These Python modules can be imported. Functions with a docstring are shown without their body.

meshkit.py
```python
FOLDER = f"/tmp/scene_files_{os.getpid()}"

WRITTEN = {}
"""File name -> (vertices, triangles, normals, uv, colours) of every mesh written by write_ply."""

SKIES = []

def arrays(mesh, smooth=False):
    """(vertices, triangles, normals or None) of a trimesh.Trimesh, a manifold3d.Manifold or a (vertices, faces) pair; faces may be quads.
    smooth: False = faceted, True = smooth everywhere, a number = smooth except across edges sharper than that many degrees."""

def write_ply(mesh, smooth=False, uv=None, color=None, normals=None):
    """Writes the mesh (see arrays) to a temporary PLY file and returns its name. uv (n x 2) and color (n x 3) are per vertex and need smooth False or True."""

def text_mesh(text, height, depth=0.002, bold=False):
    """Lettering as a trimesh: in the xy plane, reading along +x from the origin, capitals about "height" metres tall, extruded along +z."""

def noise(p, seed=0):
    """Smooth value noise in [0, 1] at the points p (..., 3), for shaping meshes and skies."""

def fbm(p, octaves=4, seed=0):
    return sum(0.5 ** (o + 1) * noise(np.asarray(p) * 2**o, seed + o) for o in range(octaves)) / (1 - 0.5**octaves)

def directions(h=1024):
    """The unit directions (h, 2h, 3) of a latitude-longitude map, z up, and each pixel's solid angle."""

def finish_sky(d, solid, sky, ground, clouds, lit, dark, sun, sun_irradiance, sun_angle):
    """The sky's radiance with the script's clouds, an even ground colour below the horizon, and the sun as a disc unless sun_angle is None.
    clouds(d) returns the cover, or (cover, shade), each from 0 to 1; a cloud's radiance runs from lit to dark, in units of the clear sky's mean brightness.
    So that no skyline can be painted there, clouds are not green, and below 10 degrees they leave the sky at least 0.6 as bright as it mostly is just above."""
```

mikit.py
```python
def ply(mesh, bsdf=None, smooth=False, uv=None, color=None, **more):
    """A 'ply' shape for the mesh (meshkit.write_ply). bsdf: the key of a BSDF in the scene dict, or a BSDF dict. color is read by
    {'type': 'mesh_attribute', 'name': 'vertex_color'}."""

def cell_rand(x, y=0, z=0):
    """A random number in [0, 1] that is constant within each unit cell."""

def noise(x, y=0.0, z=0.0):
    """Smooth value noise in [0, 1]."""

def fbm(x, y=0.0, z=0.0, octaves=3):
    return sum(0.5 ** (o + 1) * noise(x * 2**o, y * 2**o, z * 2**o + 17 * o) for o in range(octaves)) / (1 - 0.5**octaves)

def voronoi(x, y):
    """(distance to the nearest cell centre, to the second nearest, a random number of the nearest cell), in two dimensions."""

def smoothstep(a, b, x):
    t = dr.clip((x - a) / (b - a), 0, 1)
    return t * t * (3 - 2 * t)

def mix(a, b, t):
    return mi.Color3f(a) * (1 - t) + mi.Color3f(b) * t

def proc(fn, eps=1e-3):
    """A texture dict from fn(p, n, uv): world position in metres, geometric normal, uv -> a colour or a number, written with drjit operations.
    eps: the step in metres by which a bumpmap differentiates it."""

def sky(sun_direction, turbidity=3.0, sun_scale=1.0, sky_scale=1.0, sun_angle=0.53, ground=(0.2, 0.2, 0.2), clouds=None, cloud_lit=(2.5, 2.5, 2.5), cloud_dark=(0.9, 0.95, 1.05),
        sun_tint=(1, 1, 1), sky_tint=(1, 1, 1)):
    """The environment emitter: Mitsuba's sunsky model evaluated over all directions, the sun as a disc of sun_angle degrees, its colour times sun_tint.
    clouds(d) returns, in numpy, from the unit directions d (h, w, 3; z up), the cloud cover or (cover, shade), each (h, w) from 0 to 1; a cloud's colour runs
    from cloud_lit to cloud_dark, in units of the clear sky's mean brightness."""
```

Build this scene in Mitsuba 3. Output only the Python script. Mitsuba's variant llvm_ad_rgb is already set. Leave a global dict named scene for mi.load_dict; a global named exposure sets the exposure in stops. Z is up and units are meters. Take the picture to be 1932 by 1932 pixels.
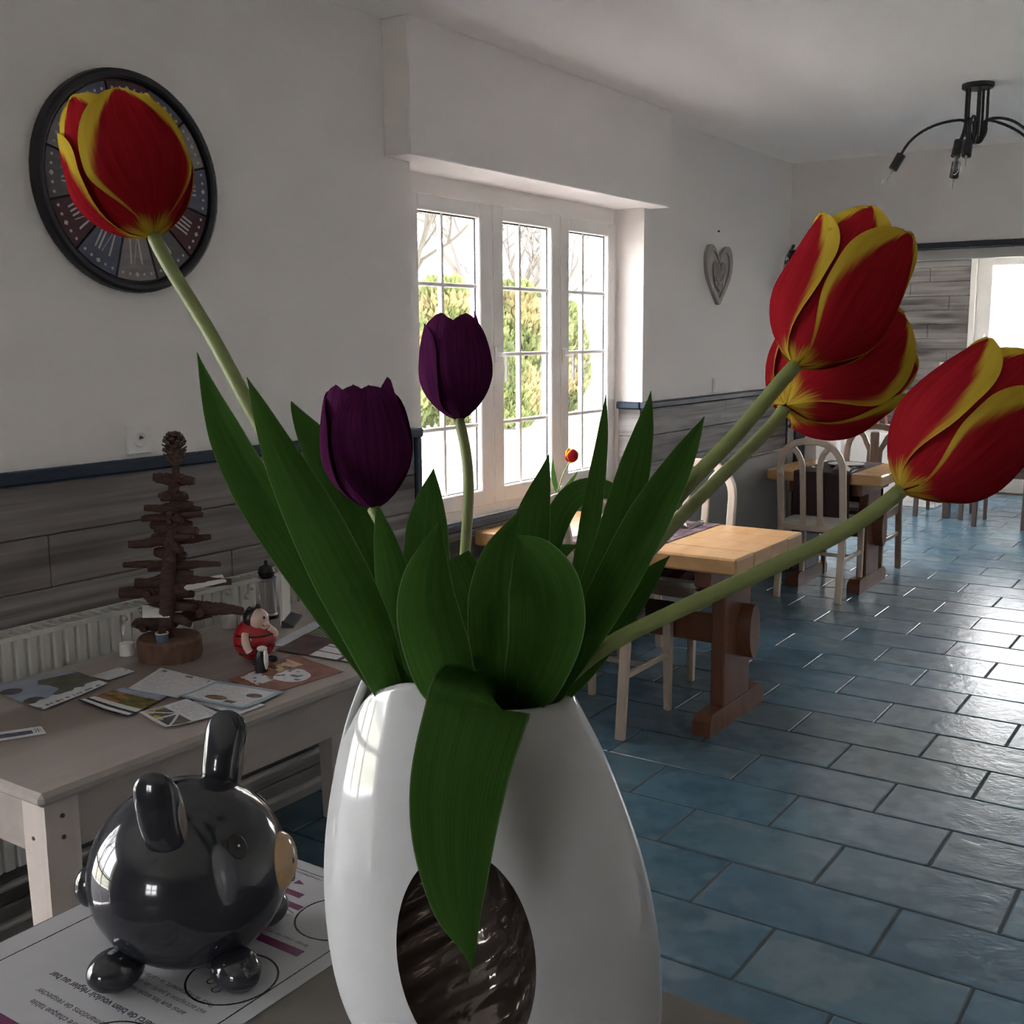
import math, random
import numpy as np, trimesh, drjit as dr, mitsuba as mi, mikit, meshkit, manifold3d as m3
from scipy.interpolate import CubicSpline
from shapely.geometry import Polygon
from mikit import noise, fbm, cell_rand, smoothstep, mix

T = mi.ScalarTransform4f
scene, labels = {'type': 'scene'}, {}
rng = random.Random(7)

# ---------------------------------------------------------------- camera, sky, exposure
EYE, YAW, PITCH, ROLL = np.array([0, 0, 1.58]), 0.5965, -0.15565, -0.00686
FWD = np.array([math.cos(PITCH) * math.cos(YAW), math.cos(PITCH) * math.sin(YAW), math.sin(PITCH)])
_r = np.cross(FWD, [0, 0, 1]); _r /= np.linalg.norm(_r)
UP = -math.sin(ROLL) * _r + math.cos(ROLL) * np.cross(_r, FWD)
scene['camera'] = {'type': 'perspective', 'fov': 2 * math.degrees(math.atan(966 / 2093.0)), 'fov_axis': 'x', 'near_clip': 0.02, 'far_clip': 300.0,
                   'to_world': T().look_at(origin=EYE.tolist(), target=(EYE + FWD).tolist(), up=UP.tolist())}
exposure = 5.4


def overcast(d):
    n = meshkit.fbm(d * np.array([3.0, 3.0, 6.0]), 4, 3)
    return np.ones(d.shape[:2]), np.clip((n - 0.35) * 1.3, 0, 1)


scene['sky'] = mikit.sky((0.3, -0.6, 0.7), turbidity=4.0, sun_scale=0.0, sky_scale=1.0, ground=(0.3, 0.3, 0.28), clouds=overcast,
                         cloud_lit=(3.6, 3.6, 3.65), cloud_dark=(2.7, 2.75, 2.85))

# ---------------------------------------------------------------- helpers


def unique(key):
    if key not in scene and key not in labels:
        return key
    n = 1
    while '%s_%03d' % (key, n) in scene or '%s_%03d' % (key, n) in labels:
        n += 1
    return '%s_%03d' % (key, n)


def thing(name, label, cat, group=None):
    key = unique(name)
    labels[key] = {'label': label, 'category': cat}
    if group:
        labels[key]['group'] = group
    return key


def part(parent, name, mesh, bsdf, label=None, smooth=30, kind=None, **kw):
    key = unique(parent + '__' + name)
    scene[key] = mikit.ply(mesh, bsdf, smooth=smooth, **kw)
    d = {}
    if label:
        d['label'] = label
    if kind:
        d['kind'] = kind
    if d:
        labels[key] = d
    return key


def solo(name, mesh, bsdf, label, cat, group=None, smooth=30, kind=None, **kw):
    key = unique(name)
    labels[key] = {'label': label, 'category': cat}
    if group:
        labels[key]['group'] = group
    if kind:
        labels[key]['kind'] = kind
    scene[key] = mikit.ply(mesh, bsdf, smooth=smooth, **kw)
    return key


def struct(name, mesh, bsdf, label=None, smooth=30):
    key = unique(name)
    labels[key] = {'kind': 'structure'}
    if label:
        labels[key]['label'] = label
    scene[key] = mikit.ply(mesh, bsdf, smooth=smooth)
    return key


def cat(*ms):
    return trimesh.util.concatenate([m for x in ms for m in (x if isinstance(x, (list, tuple)) else [x])])


def box(x0, x1, y0, y1, z0, z1, bev=0.0):
    x0, x1, y0, y1, z0, z1 = min(x0, x1), max(x0, x1), min(y0, y1), max(y0, y1), min(z0, z1), max(z0, z1)
    if not bev:
        m = trimesh.creation.box((x1 - x0, y1 - y0, z1 - z0))
        m.apply_translation(((x0 + x1) / 2, (y0 + y1) / 2, (z0 + z1) / 2))
        return m
    p, b = [], bev
    for x, sx in ((x0, 1), (x1, -1)):
        for y, sy in ((y0, 1), (y1, -1)):
            for z, sz in ((z0, 1), (z1, -1)):
                p += [(x, y + sy * b, z + sz * b), (x + sx * b, y, z + sz * b), (x + sx * b, y + sy * b, z)]
    return trimesh.convex.convex_hull(np.array(p))


def hull(points):
    return trimesh.convex.convex_hull(np.asarray(points, float))


def frames(p):
    t = np.gradient(p, axis=0)
    t /= np.linalg.norm(t, axis=1, keepdims=True) + 1e-12
    a = np.cross(t[0], [0, 0, 1] if abs(t[0][2]) < 0.9 else [1, 0, 0])
    a /= np.linalg.norm(a)
    A = [a]
    for k in range(1, len(p)):
        a = a - t[k] * (a @ t[k])
        a = a / (np.linalg.norm(a) + 1e-12)
        A.append(a)
    A = np.array(A)
    return t, A, np.cross(t, A)


def tube(points, radii, n=10, smoothpts=0, flat=1.0, rough=0.0, seed=0):
    p = np.asarray(points, float)
    r = np.broadcast_to(np.asarray(radii, float), (len(p),)).copy()
    if smoothpts:
        s = np.linspace(0, 1, len(p)); q = np.linspace(0, 1, smoothpts)
        p, r = CubicSpline(s, p)(q), np.interp(q, s, r)
    t, A, B = frames(p)
    ang = np.arange(n) * 2 * np.pi / n
    rr = np.repeat(r[:, None], n, 1)
    if rough:
        g = np.random.default_rng(seed)
        rr = rr * (1 + rough * (g.random(rr.shape) - 0.5) * 2)
    v = p[:, None] + rr[..., None] * (np.cos(ang)[None, :, None] * A[:, None] + flat * np.sin(ang)[None, :, None] * B[:, None])
    i, j = np.meshgrid(np.arange(len(p) - 1), np.arange(n), indexing='ij')
    q4 = np.stack([i * n + j, i * n + (j + 1) % n, (i + 1) * n + (j + 1) % n, (i + 1) * n + j], -1).reshape(-1, 4)
    f = np.vstack([q4[:, [0, 1, 2]], q4[:, [0, 2, 3]]])
    v = v.reshape(-1, 3)
    k = len(v)
    v = np.vstack([v, p[:1], p[-1:]])
    jj = np.arange(n)
    f = np.vstack([f, np.stack([np.full(n, k), (jj + 1) % n, jj], 1), np.stack([np.full(n, k + 1), (len(p) - 1) * n + jj, (len(p) - 1) * n + (jj + 1) % n], 1)])
    return trimesh.Trimesh(v, f, process=False)


def sweep_rect(points, w, h, side):
    """A rectangular bar along a path; side: the direction across which it measures w."""
    p = np.asarray(points, float)
    t = np.gradient(p, axis=0); t /= np.linalg.norm(t, axis=1, keepdims=True)
    s = np.asarray(side, float)[None] - t * (t @ np.asarray(side, float))[:, None]
    s /= np.linalg.norm(s, axis=1, keepdims=True)
    u = np.cross(t, s)
    w = np.broadcast_to(w, (len(p),))[:, None] / 2; h = np.broadcast_to(h, (len(p),))[:, None] / 2
    c = 0.28
    ring = [(1, 1 - c), (1 - c, 1), (c - 1, 1), (-1, 1 - c), (-1, c - 1), (c - 1, -1), (1 - c, -1), (1, c - 1)]
    v = np.stack([p + s * w * a + u * h * b for a, b in ring], 1)
    n, m = len(p), 8
    v = v.reshape(-1, 3); f = []
    for i in range(n - 1):
        for j in range(m):
            a, b, c2, d = i * m + j, i * m + (j + 1) % m, (i + 1) * m + (j + 1) % m, (i + 1) * m + j
            f += [(a, b, c2), (a, c2, d)]
    for j in range(1, m - 1):
        f += [(0, j + 1, j), ((n - 1) * m, (n - 1) * m + j, (n - 1) * m + j + 1)]
    mesh = trimesh.Trimesh(v, f, process=False)
    mesh.fix_normals()
    return mesh


def lathe(profile, n=32, at=(0, 0, 0)):
    m = trimesh.creation.revolve(np.asarray(profile, float), sections=n)
    m.apply_translation(at)
    return m


def ball(c, r, sub=3, scale=(1, 1, 1), M=None):
    m = trimesh.creation.icosphere(subdivisions=sub, radius=1.0)
    m.apply_scale(np.asarray(scale, float) * r)
    if M is not None:
        M4 = np.eye(4); M4[:3, :3] = M; m.apply_transform(M4)
    m.apply_translation(c)
    return m


def basis(z, x=None):
    z = np.asarray(z, float) / np.linalg.norm(z)
    x = np.asarray(x if x is not None else ([1, 0, 0] if abs(z[0]) < 0.9 else [0, 1, 0]), float)
    x = x - z * (x @ z); x /= np.linalg.norm(x)
    return np.stack([x, np.cross(z, x), z], 1)


def moved(m, M=None, t=(0, 0, 0)):
    m = m.copy()
    M4 = np.eye(4)
    if M is not None:
        M4[:3, :3] = M
    M4[:3, 3] = t
    m.apply_transform(M4)
    return m


def grid(P):
    """A sheet from points (n, m, 3), with its uv in [0, 1]."""
    n, m = P.shape[:2]
    i, j = np.meshgrid(np.arange(n - 1), np.arange(m - 1), indexing='ij')
    a = i * m + j
    f = np.concatenate([np.stack([a, a + m, a + m + 1], -1).reshape(-1, 3), np.stack([a, a + m + 1, a + 1], -1).reshape(-1, 3)])
    u, v = np.meshgrid(np.linspace(0, 1, n), np.linspace(0, 1, m), indexing='ij')
    return trimesh.Trimesh(P.reshape(-1, 3), f, process=False), np.stack([v, u], -1).reshape(-1, 2)


def text_on_wall(s, height, depth, x, y, z, bold=False, spin=0.0):
    """Lettering that stands on a wall facing -y, its middle at (x, y, z)."""
    m = meshkit.text_mesh(s, height, depth, bold)
    lo, hi = m.bounds
    m.apply_translation((-(lo[0] + hi[0]) / 2, -height / 2, 0))
    m.apply_transform(trimesh.transformations.rotation_matrix(spin, [0, 0, 1]))
    return moved(m, np.array([[1, 0, 0], [0, 0, -1], [0, 1, 0]], float), (x, y, z))


def text_on_top(s, height, x, y, z, right, depth=0.00015, bold=False, center=False):
    """Lettering that lies on a horizontal sheet and reads along the direction right."""
    m = meshkit.text_mesh(s, height, depth, bold)
    if center:
        m.apply_translation((-(m.bounds[0][0] + m.bounds[1][0]) / 2, 0, 0))
    r = np.array([right[0], right[1], 0.0]); r /= np.linalg.norm(r)
    return moved(m, np.stack([r, np.cross([0, 0, 1], r), [0, 0, 1]], 1), (x, y, z))


# ---------------------------------------------------------------- materials
def mat(name, color, rough=0.5, metallic=0.0, bump=None, bscale=0.001, eps=1e-3, **kw):
    col = {'type': 'rgb', 'value': list(color)} if isinstance(color, (tuple, list)) else mikit.proc(color)
    b = {'type': 'principled', 'base_color': col, 'roughness': mikit.proc(rough) if callable(rough) else float(rough), 'metallic': float(metallic), **kw}
    if bump is not None:
        b = {'type': 'bumpmap', 'arbitrary': mikit.proc(bump, eps), 'scale': float(bscale), 'nested': b}
    scene[name] = {'type': 'twosided', 'b': b}
    return name


def glass(name, ior=1.5):
    scene[name] = {'type': 'thindielectric', 'int_ior': ior}
    return name


def thin(name, color, trans=0.8, rough=0.45, **kw):
    col = {'type': 'rgb', 'value': list(color)} if isinstance(color, (tuple, list)) else mikit.proc(color)
    scene[name] = {'type': 'principledthin', 'base_color': col, 'roughness': float(rough), 'diff_trans': float(trans), 'spec_trans': 0.0, 'eta': 1.4, **kw}
    return name


def wood(a, b, along='x', scale=1.0, streak=18.0, knots=0.0, c=None):
    """Wood colour between a and b, its grain running along one axis."""
    def fn(p, n, uv):
        q = {'x': (p.x, p.y, p.z), 'y': (p.y, p.x, p.z), 'z': (p.z, p.x, p.y)}[along]
        w = fbm(q[0] * 1.5 * scale, q[1] * 6 * scale, q[2] * 6 * scale, 3)
        g = fbm(q[0] * 2.5 * scale, q[1] * streak * 3 * scale + w * 6, q[2] * streak * 3 * scale + w * 6, 3)
        t = dr.clip(0.55 * w + 0.75 * g - 0.15, 0, 1)
        col = mix(a, b, t)
        if c is not None:
            col = mix(c, col, smoothstep(0.28, 0.42, fbm(q[0] * 1.1 * scale + 9, q[1] * 4 * scale, q[2] * 4 * scale, 3)))
        return col
    return fn


def barnwood(a, b, dark, axis='x'):
    """Weathered grey boards: long streaks and darker blots."""
    def fn(p, n, uv):
        q = p.x if axis == 'x' else p.y
        o = p.y if axis == 'x' else p.x
        row = dr.floor(p.z / 0.145)
        g = fbm(q * 2.2 + row * 13, p.z * 60 + o * 5, row, 4)
        w = fbm(q * 1.6 + row * 7, p.z * 9, row * 3, 3)
        return mix(dark, mix(a, b, dr.clip(g * 1.5 - 0.25, 0, 1)), smoothstep(0.22, 0.55, w))
    return fn


def barn_bump(p, n, uv):
    return fbm((p.x + p.y) * 6, p.z * 160, 0, 2)


plaster = lambda p, n, uv: fbm(p.x * 90, p.y * 90, p.z * 90, 2)
mat('wall_paint', (0.865, 0.83, 0.815), 0.85, bump=plaster, bscale=0.0006)
mat('ceiling_paint', (0.89, 0.875, 0.865), 0.9)
mat('box_paint', (0.88, 0.845, 0.825), 0.8)
mat('white_pvc', (0.84, 0.815, 0.795), 0.35)
mat('white_plastic', (0.82, 0.80, 0.78), 0.35)
mat('blue_rail', (0.008, 0.021, 0.045), 0.55)
mat('blue_dark', (0.012, 0.018, 0.035), 0.45)
mat('barn_wall', barnwood((0.145, 0.132, 0.130), (0.31, 0.292, 0.288), (0.08, 0.070, 0.068)), 0.65, bump=barn_bump, bscale=0.0008)
mat('barn_wall_two', barnwood((0.12, 0.106, 0.104), (0.25, 0.228, 0.224), (0.065, 0.056, 0.055)), 0.65, bump=barn_bump, bscale=0.0008)
mat('barn_far', barnwood((0.145, 0.132, 0.130), (0.31, 0.292, 0.288), (0.08, 0.070, 0.068), 'y'), 0.65, bump=barn_bump, bscale=0.0008)
mat('grey_paint', (0.23, 0.225, 0.215), 0.6)
mat('grout', (0.045, 0.042, 0.042), 0.8)
mat('radiator_white', (0.58, 0.57, 0.55), 0.35)
mat('pipe_grey', (0.40, 0.38, 0.37), 0.4)


def tile_colour(a, b, c, off):
    def fn(p, n, uv):
        w = fbm(p.x * 3.3 + off, p.y * 3.3, off, 4)
        s = fbm(p.x * 17 + off, p.y * 17, 3 + off, 4)
        col = mix(a, b, smoothstep(0.32, 0.66, w * 0.55 + s * 0.45))
        return mix(col, c, smoothstep(0.58, 0.75, fbm(p.x * 8 + 5 * off, p.y * 8, 9, 4)) * 0.55)
    return fn


tile_bump = lambda p, n, uv: fbm(p.x * 22, p.y * 22, 1, 4) + 0.35 * fbm(p.x * 90, p.y * 90, 2, 2)
for k, (a, b, c) in enumerate((((0.043, 0.095, 0.135), (0.070, 0.142, 0.192), (0.130, 0.182, 0.222)), ((0.041, 0.086, 0.126), (0.065, 0.132, 0.184), (0.113, 0.165, 0.212)),
                               ((0.048, 0.098, 0.133), (0.078, 0.142, 0.180), (0.140, 0.180, 0.208)))):
    mat('tile_%s' % ('one', 'two', 'three')[k], tile_colour(a, b, c, 3.7 * k), 0.24, bump=tile_bump, bscale=0.0013, specular=0.5)

mat('pine_top', wood((0.50, 0.26, 0.105), (0.66, 0.40, 0.19), 'x', 1.0, 10), 0.22, clearcoat=0.5, clearcoat_gloss=0.9)
mat('pine_red', wood((0.10, 0.038, 0.02), (0.17, 0.068, 0.036), 'z', 1.0, 10), 0.35)
mat('washed_table', wood((0.29, 0.25, 0.23), (0.37, 0.325, 0.30), 'x', 1.0, 12, c=(0.22, 0.18, 0.16)), 0.34)
mat('washed_leg', wood((0.46, 0.40, 0.36), (0.55, 0.49, 0.45), 'z', 1.0, 10), 0.42)
mat('dowel', (0.10, 0.04, 0.02), 0.6)
mat('chair_beech', wood((0.50, 0.395, 0.315), (0.60, 0.49, 0.40), 'z', 1.0, 8), 0.38)
mat('chair_brown', wood((0.20, 0.125, 0.085), (0.28, 0.185, 0.13), 'z', 1.0, 8), 0.38)
mat('chair_dark', (0.045, 0.03, 0.025), 0.45)
mat('chair_red', (0.22, 0.055, 0.045), 0.45)
mat('seat_leather', (0.018, 0.013, 0.013), 0.3)
mat('seat_light', (0.55, 0.53, 0.50), 0.6)
mat('runner_cloth', lambda p, n, uv: mix((0.055, 0.022, 0.03), (0.15, 0.085, 0.10), smoothstep(0.45, 0.62, fbm(p.x * 28, p.y * 28 + p.z * 28, 4, 3))), 0.75, sheen=0.4)
mat('runner_dark', (0.035, 0.018, 0.020), 0.8)
mat('napkin_white', (0.86, 0.85, 0.83), 0.8)
mat('steel', (0.62, 0.62, 0.63), 0.18, 1.0)
mat('black_metal', (0.012, 0.012, 0.014), 0.4)
mat('black_plastic', (0.015, 0.014, 0.016), 0.35)
mat('porcelain', (0.47, 0.475, 0.495), 0.06, clearcoat=1.0, clearcoat_gloss=0.97, specular=0.6)
mat('bronze_glaze', (0.12, 0.098, 0.088), 0.14, 0.75, clearcoat=1.0, clearcoat_gloss=0.95,
    bump=lambda p, n, uv: dr.sin(420 * dr.sqrt(dr.square((p.y - 0.36) * 1.25) + dr.square(p.z - 1.315)) + 5 * fbm(p.y * 30, p.z * 30, 0, 3)) + 1.2 * fbm(p.y * 160, p.z * 90, 2, 3), bscale=0.0009, eps=4e-4)
mat('pig_glaze', (0.015, 0.0165, 0.0235), 0.05, clearcoat=1.0, clearcoat_gloss=0.98, specular=0.55)
mat('pig_tan', (0.42, 0.27, 0.14), 0.08, clearcoat=1.0, clearcoat_gloss=0.97)
mat('pig_ear_inner', (0.20, 0.16, 0.135), 0.1, clearcoat=1.0)
mat('ink', (0.01, 0.009, 0.01), 0.4)
mat('ink_violet', (0.055, 0.045, 0.075), 0.5)
mat('ink_magenta', (0.15, 0.028, 0.095), 0.4)
mat('ink_grey', (0.13, 0.12, 0.14), 0.5)
mat('counter_top', (0.145, 0.132, 0.118), 0.5, bump=plaster, bscale=0.0002)
mat('counter_body', (0.10, 0.09, 0.085), 0.6)
mat('laminated', (0.47, 0.475, 0.505), 0.16, clearcoat=0.8, clearcoat_gloss=0.93, bump=lambda p, n, uv: fbm(p.x * 22, p.y * 22, 5, 2), bscale=0.0007)
mat('bark', lambda p, n, uv: mix((0.035, 0.018, 0.015), (0.10, 0.055, 0.045), fbm(p.x * 60, p.y * 60, p.z * 160, 4)), 0.85, bump=lambda p, n, uv: fbm(p.x * 90, p.y * 90, p.z * 260, 3), bscale=0.004)
mat('log_side', lambda p, n, uv: mix((0.08, 0.042, 0.03), (0.17, 0.095, 0.065), fbm(p.x * 80, p.y * 80, p.z * 25, 4)), 0.85)
mat('cone_brown', lambda p, n, uv: mix((0.05, 0.03, 0.022), (0.14, 0.09, 0.065), fbm(p.x * 120, p.y * 120, p.z * 120, 3)), 0.8)
mat('ladybird_red', (0.33, 0.012, 0.016), 0.2, clearcoat=0.6)
mat('figure_skin', (0.60, 0.43, 0.36), 0.3)
mat('figure_black', (0.012, 0.011, 0.012), 0.25)
mat('figure_white', (0.72, 0.68, 0.65), 0.3)
mat('votive_blue', (0.12, 0.17, 0.25), 0.3)
mat('heart_rim', (0.34, 0.31, 0.30), 0.7)
mat('heart_field', (0.44, 0.405, 0.395), 0.75)
mat('heart_inner', lambda p, n, uv: mix((0.22, 0.165, 0.165), (0.33, 0.27, 0.27), fbm(p.x * 40, 0, p.z * 40, 3)), 0.75)
mat('heart_carving', (0.45, 0.39, 0.385), 0.7)
for nm, col in (('clock_blue', (0.105, 0.115, 0.17)), ('clock_burgundy', (0.085, 0.035, 0.045)), ('clock_grey', (0.25, 0.225, 0.235)), ('clock_slate', (0.135, 0.12, 0.13))):
    mat(nm, (lambda c: lambda p, n, uv: mix([0.72 * x for x in c], [1.25 * x for x in c], fbm(p.x * 25, p.y * 25, p.z * 70, 4)))(col), 0.7)
mat('clock_print', (0.50, 0.47, 0.47), 0.7)
mat('clock_rim', (0.012, 0.011, 0.016), 0.45)
mat('ivy_leaf', (0.045, 0.055, 0.02), 0.5)
mat('bulb_base', (0.3, 0.28, 0.27), 0.4, 0.6)
glass('pane_glass')
glass('thin_glass')
mat('filament', (0.45, 0.36, 0.26), 0.5)
mat('hedge_green', lambda p, n, uv: mix(mix((0.035, 0.06, 0.02), (0.20, 0.22, 0.07), fbm(p.x * 1.7, p.y * 1.7, p.z * 2.2, 4)), (0.34, 0.24, 0.12), smoothstep(0.5, 0.72, fbm(p.x * 1.3 + 7, p.y * 1.3, p.z * 1.3, 3)) * 0.6), 0.7)
mat('twig_grey', (0.10, 0.088, 0.078), 0.8)
mat('twig_light', lambda p, n, uv: mix((0.15, 0.13, 0.10), (0.40, 0.36, 0.30), fbm(p.x * 5, p.y * 5, p.z * 3, 4)), 0.85)
mat('terrace', (0.80, 0.78, 0.75), 0.8)
mat('bounce_cut_boarding', wood((0.10, 0.075, 0.06), (0.17, 0.13, 0.105), 'z', 1.0, 8), 0.5)  # unseen bar walls, made dark to cut bounce light on vase and pig
mat('lawn', lambda p, n, uv: mix((0.34, 0.35, 0.24), (0.52, 0.50, 0.42), fbm(p.x * 2, p.y * 2, 0, 5)), 0.9)


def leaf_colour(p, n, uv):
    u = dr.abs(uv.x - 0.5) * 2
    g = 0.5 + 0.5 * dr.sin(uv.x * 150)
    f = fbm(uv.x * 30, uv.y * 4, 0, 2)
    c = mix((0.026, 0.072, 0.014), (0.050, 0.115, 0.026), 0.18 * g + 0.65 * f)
    c = mix(c, (0.12, 0.19, 0.09), smoothstep(0.95, 1.0, u))  # paler rim put into the colour for the highlight along leaf edges
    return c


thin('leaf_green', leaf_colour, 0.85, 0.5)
mat('stem_green', lambda p, n, uv: mix((0.16, 0.20, 0.065), (0.26, 0.30, 0.11), fbm(p.x * 60, p.y * 60, p.z * 25, 3)), 0.5)


def petal_red(p, n, uv):
    u, v = dr.abs(uv.x - 0.5) * 2, uv.y
    s = fbm(uv.x * 26, v * 2.2, 1, 3) - 0.5
    edge = 1.0 - 0.80 * v ** 1.9 + 0.14 * s
    t = smoothstep(edge - 0.13, edge + 0.05, u)
    t = dr.maximum(t, smoothstep(0.93, 1.0, v + 0.06 * s))
    t = dr.maximum(t, 1 - smoothstep(0.03, 0.10, v + 0.05 * s + 0.04 * (1 - u)))
    red = mix((0.24, 0.009, 0.017), (0.36, 0.020, 0.026), fbm(uv.x * 40, v * 3, 2, 3))
    return mix(red, mix((0.50, 0.34, 0.035), (0.60, 0.44, 0.06), fbm(uv.x * 22, v * 3, 5, 2)), t)


def petal_purple(p, n, uv):
    s = fbm(uv.x * 34, uv.y * 3, 1, 3)
    return mix((0.050, 0.0075, 0.040), (0.105, 0.022, 0.085), s)


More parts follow.
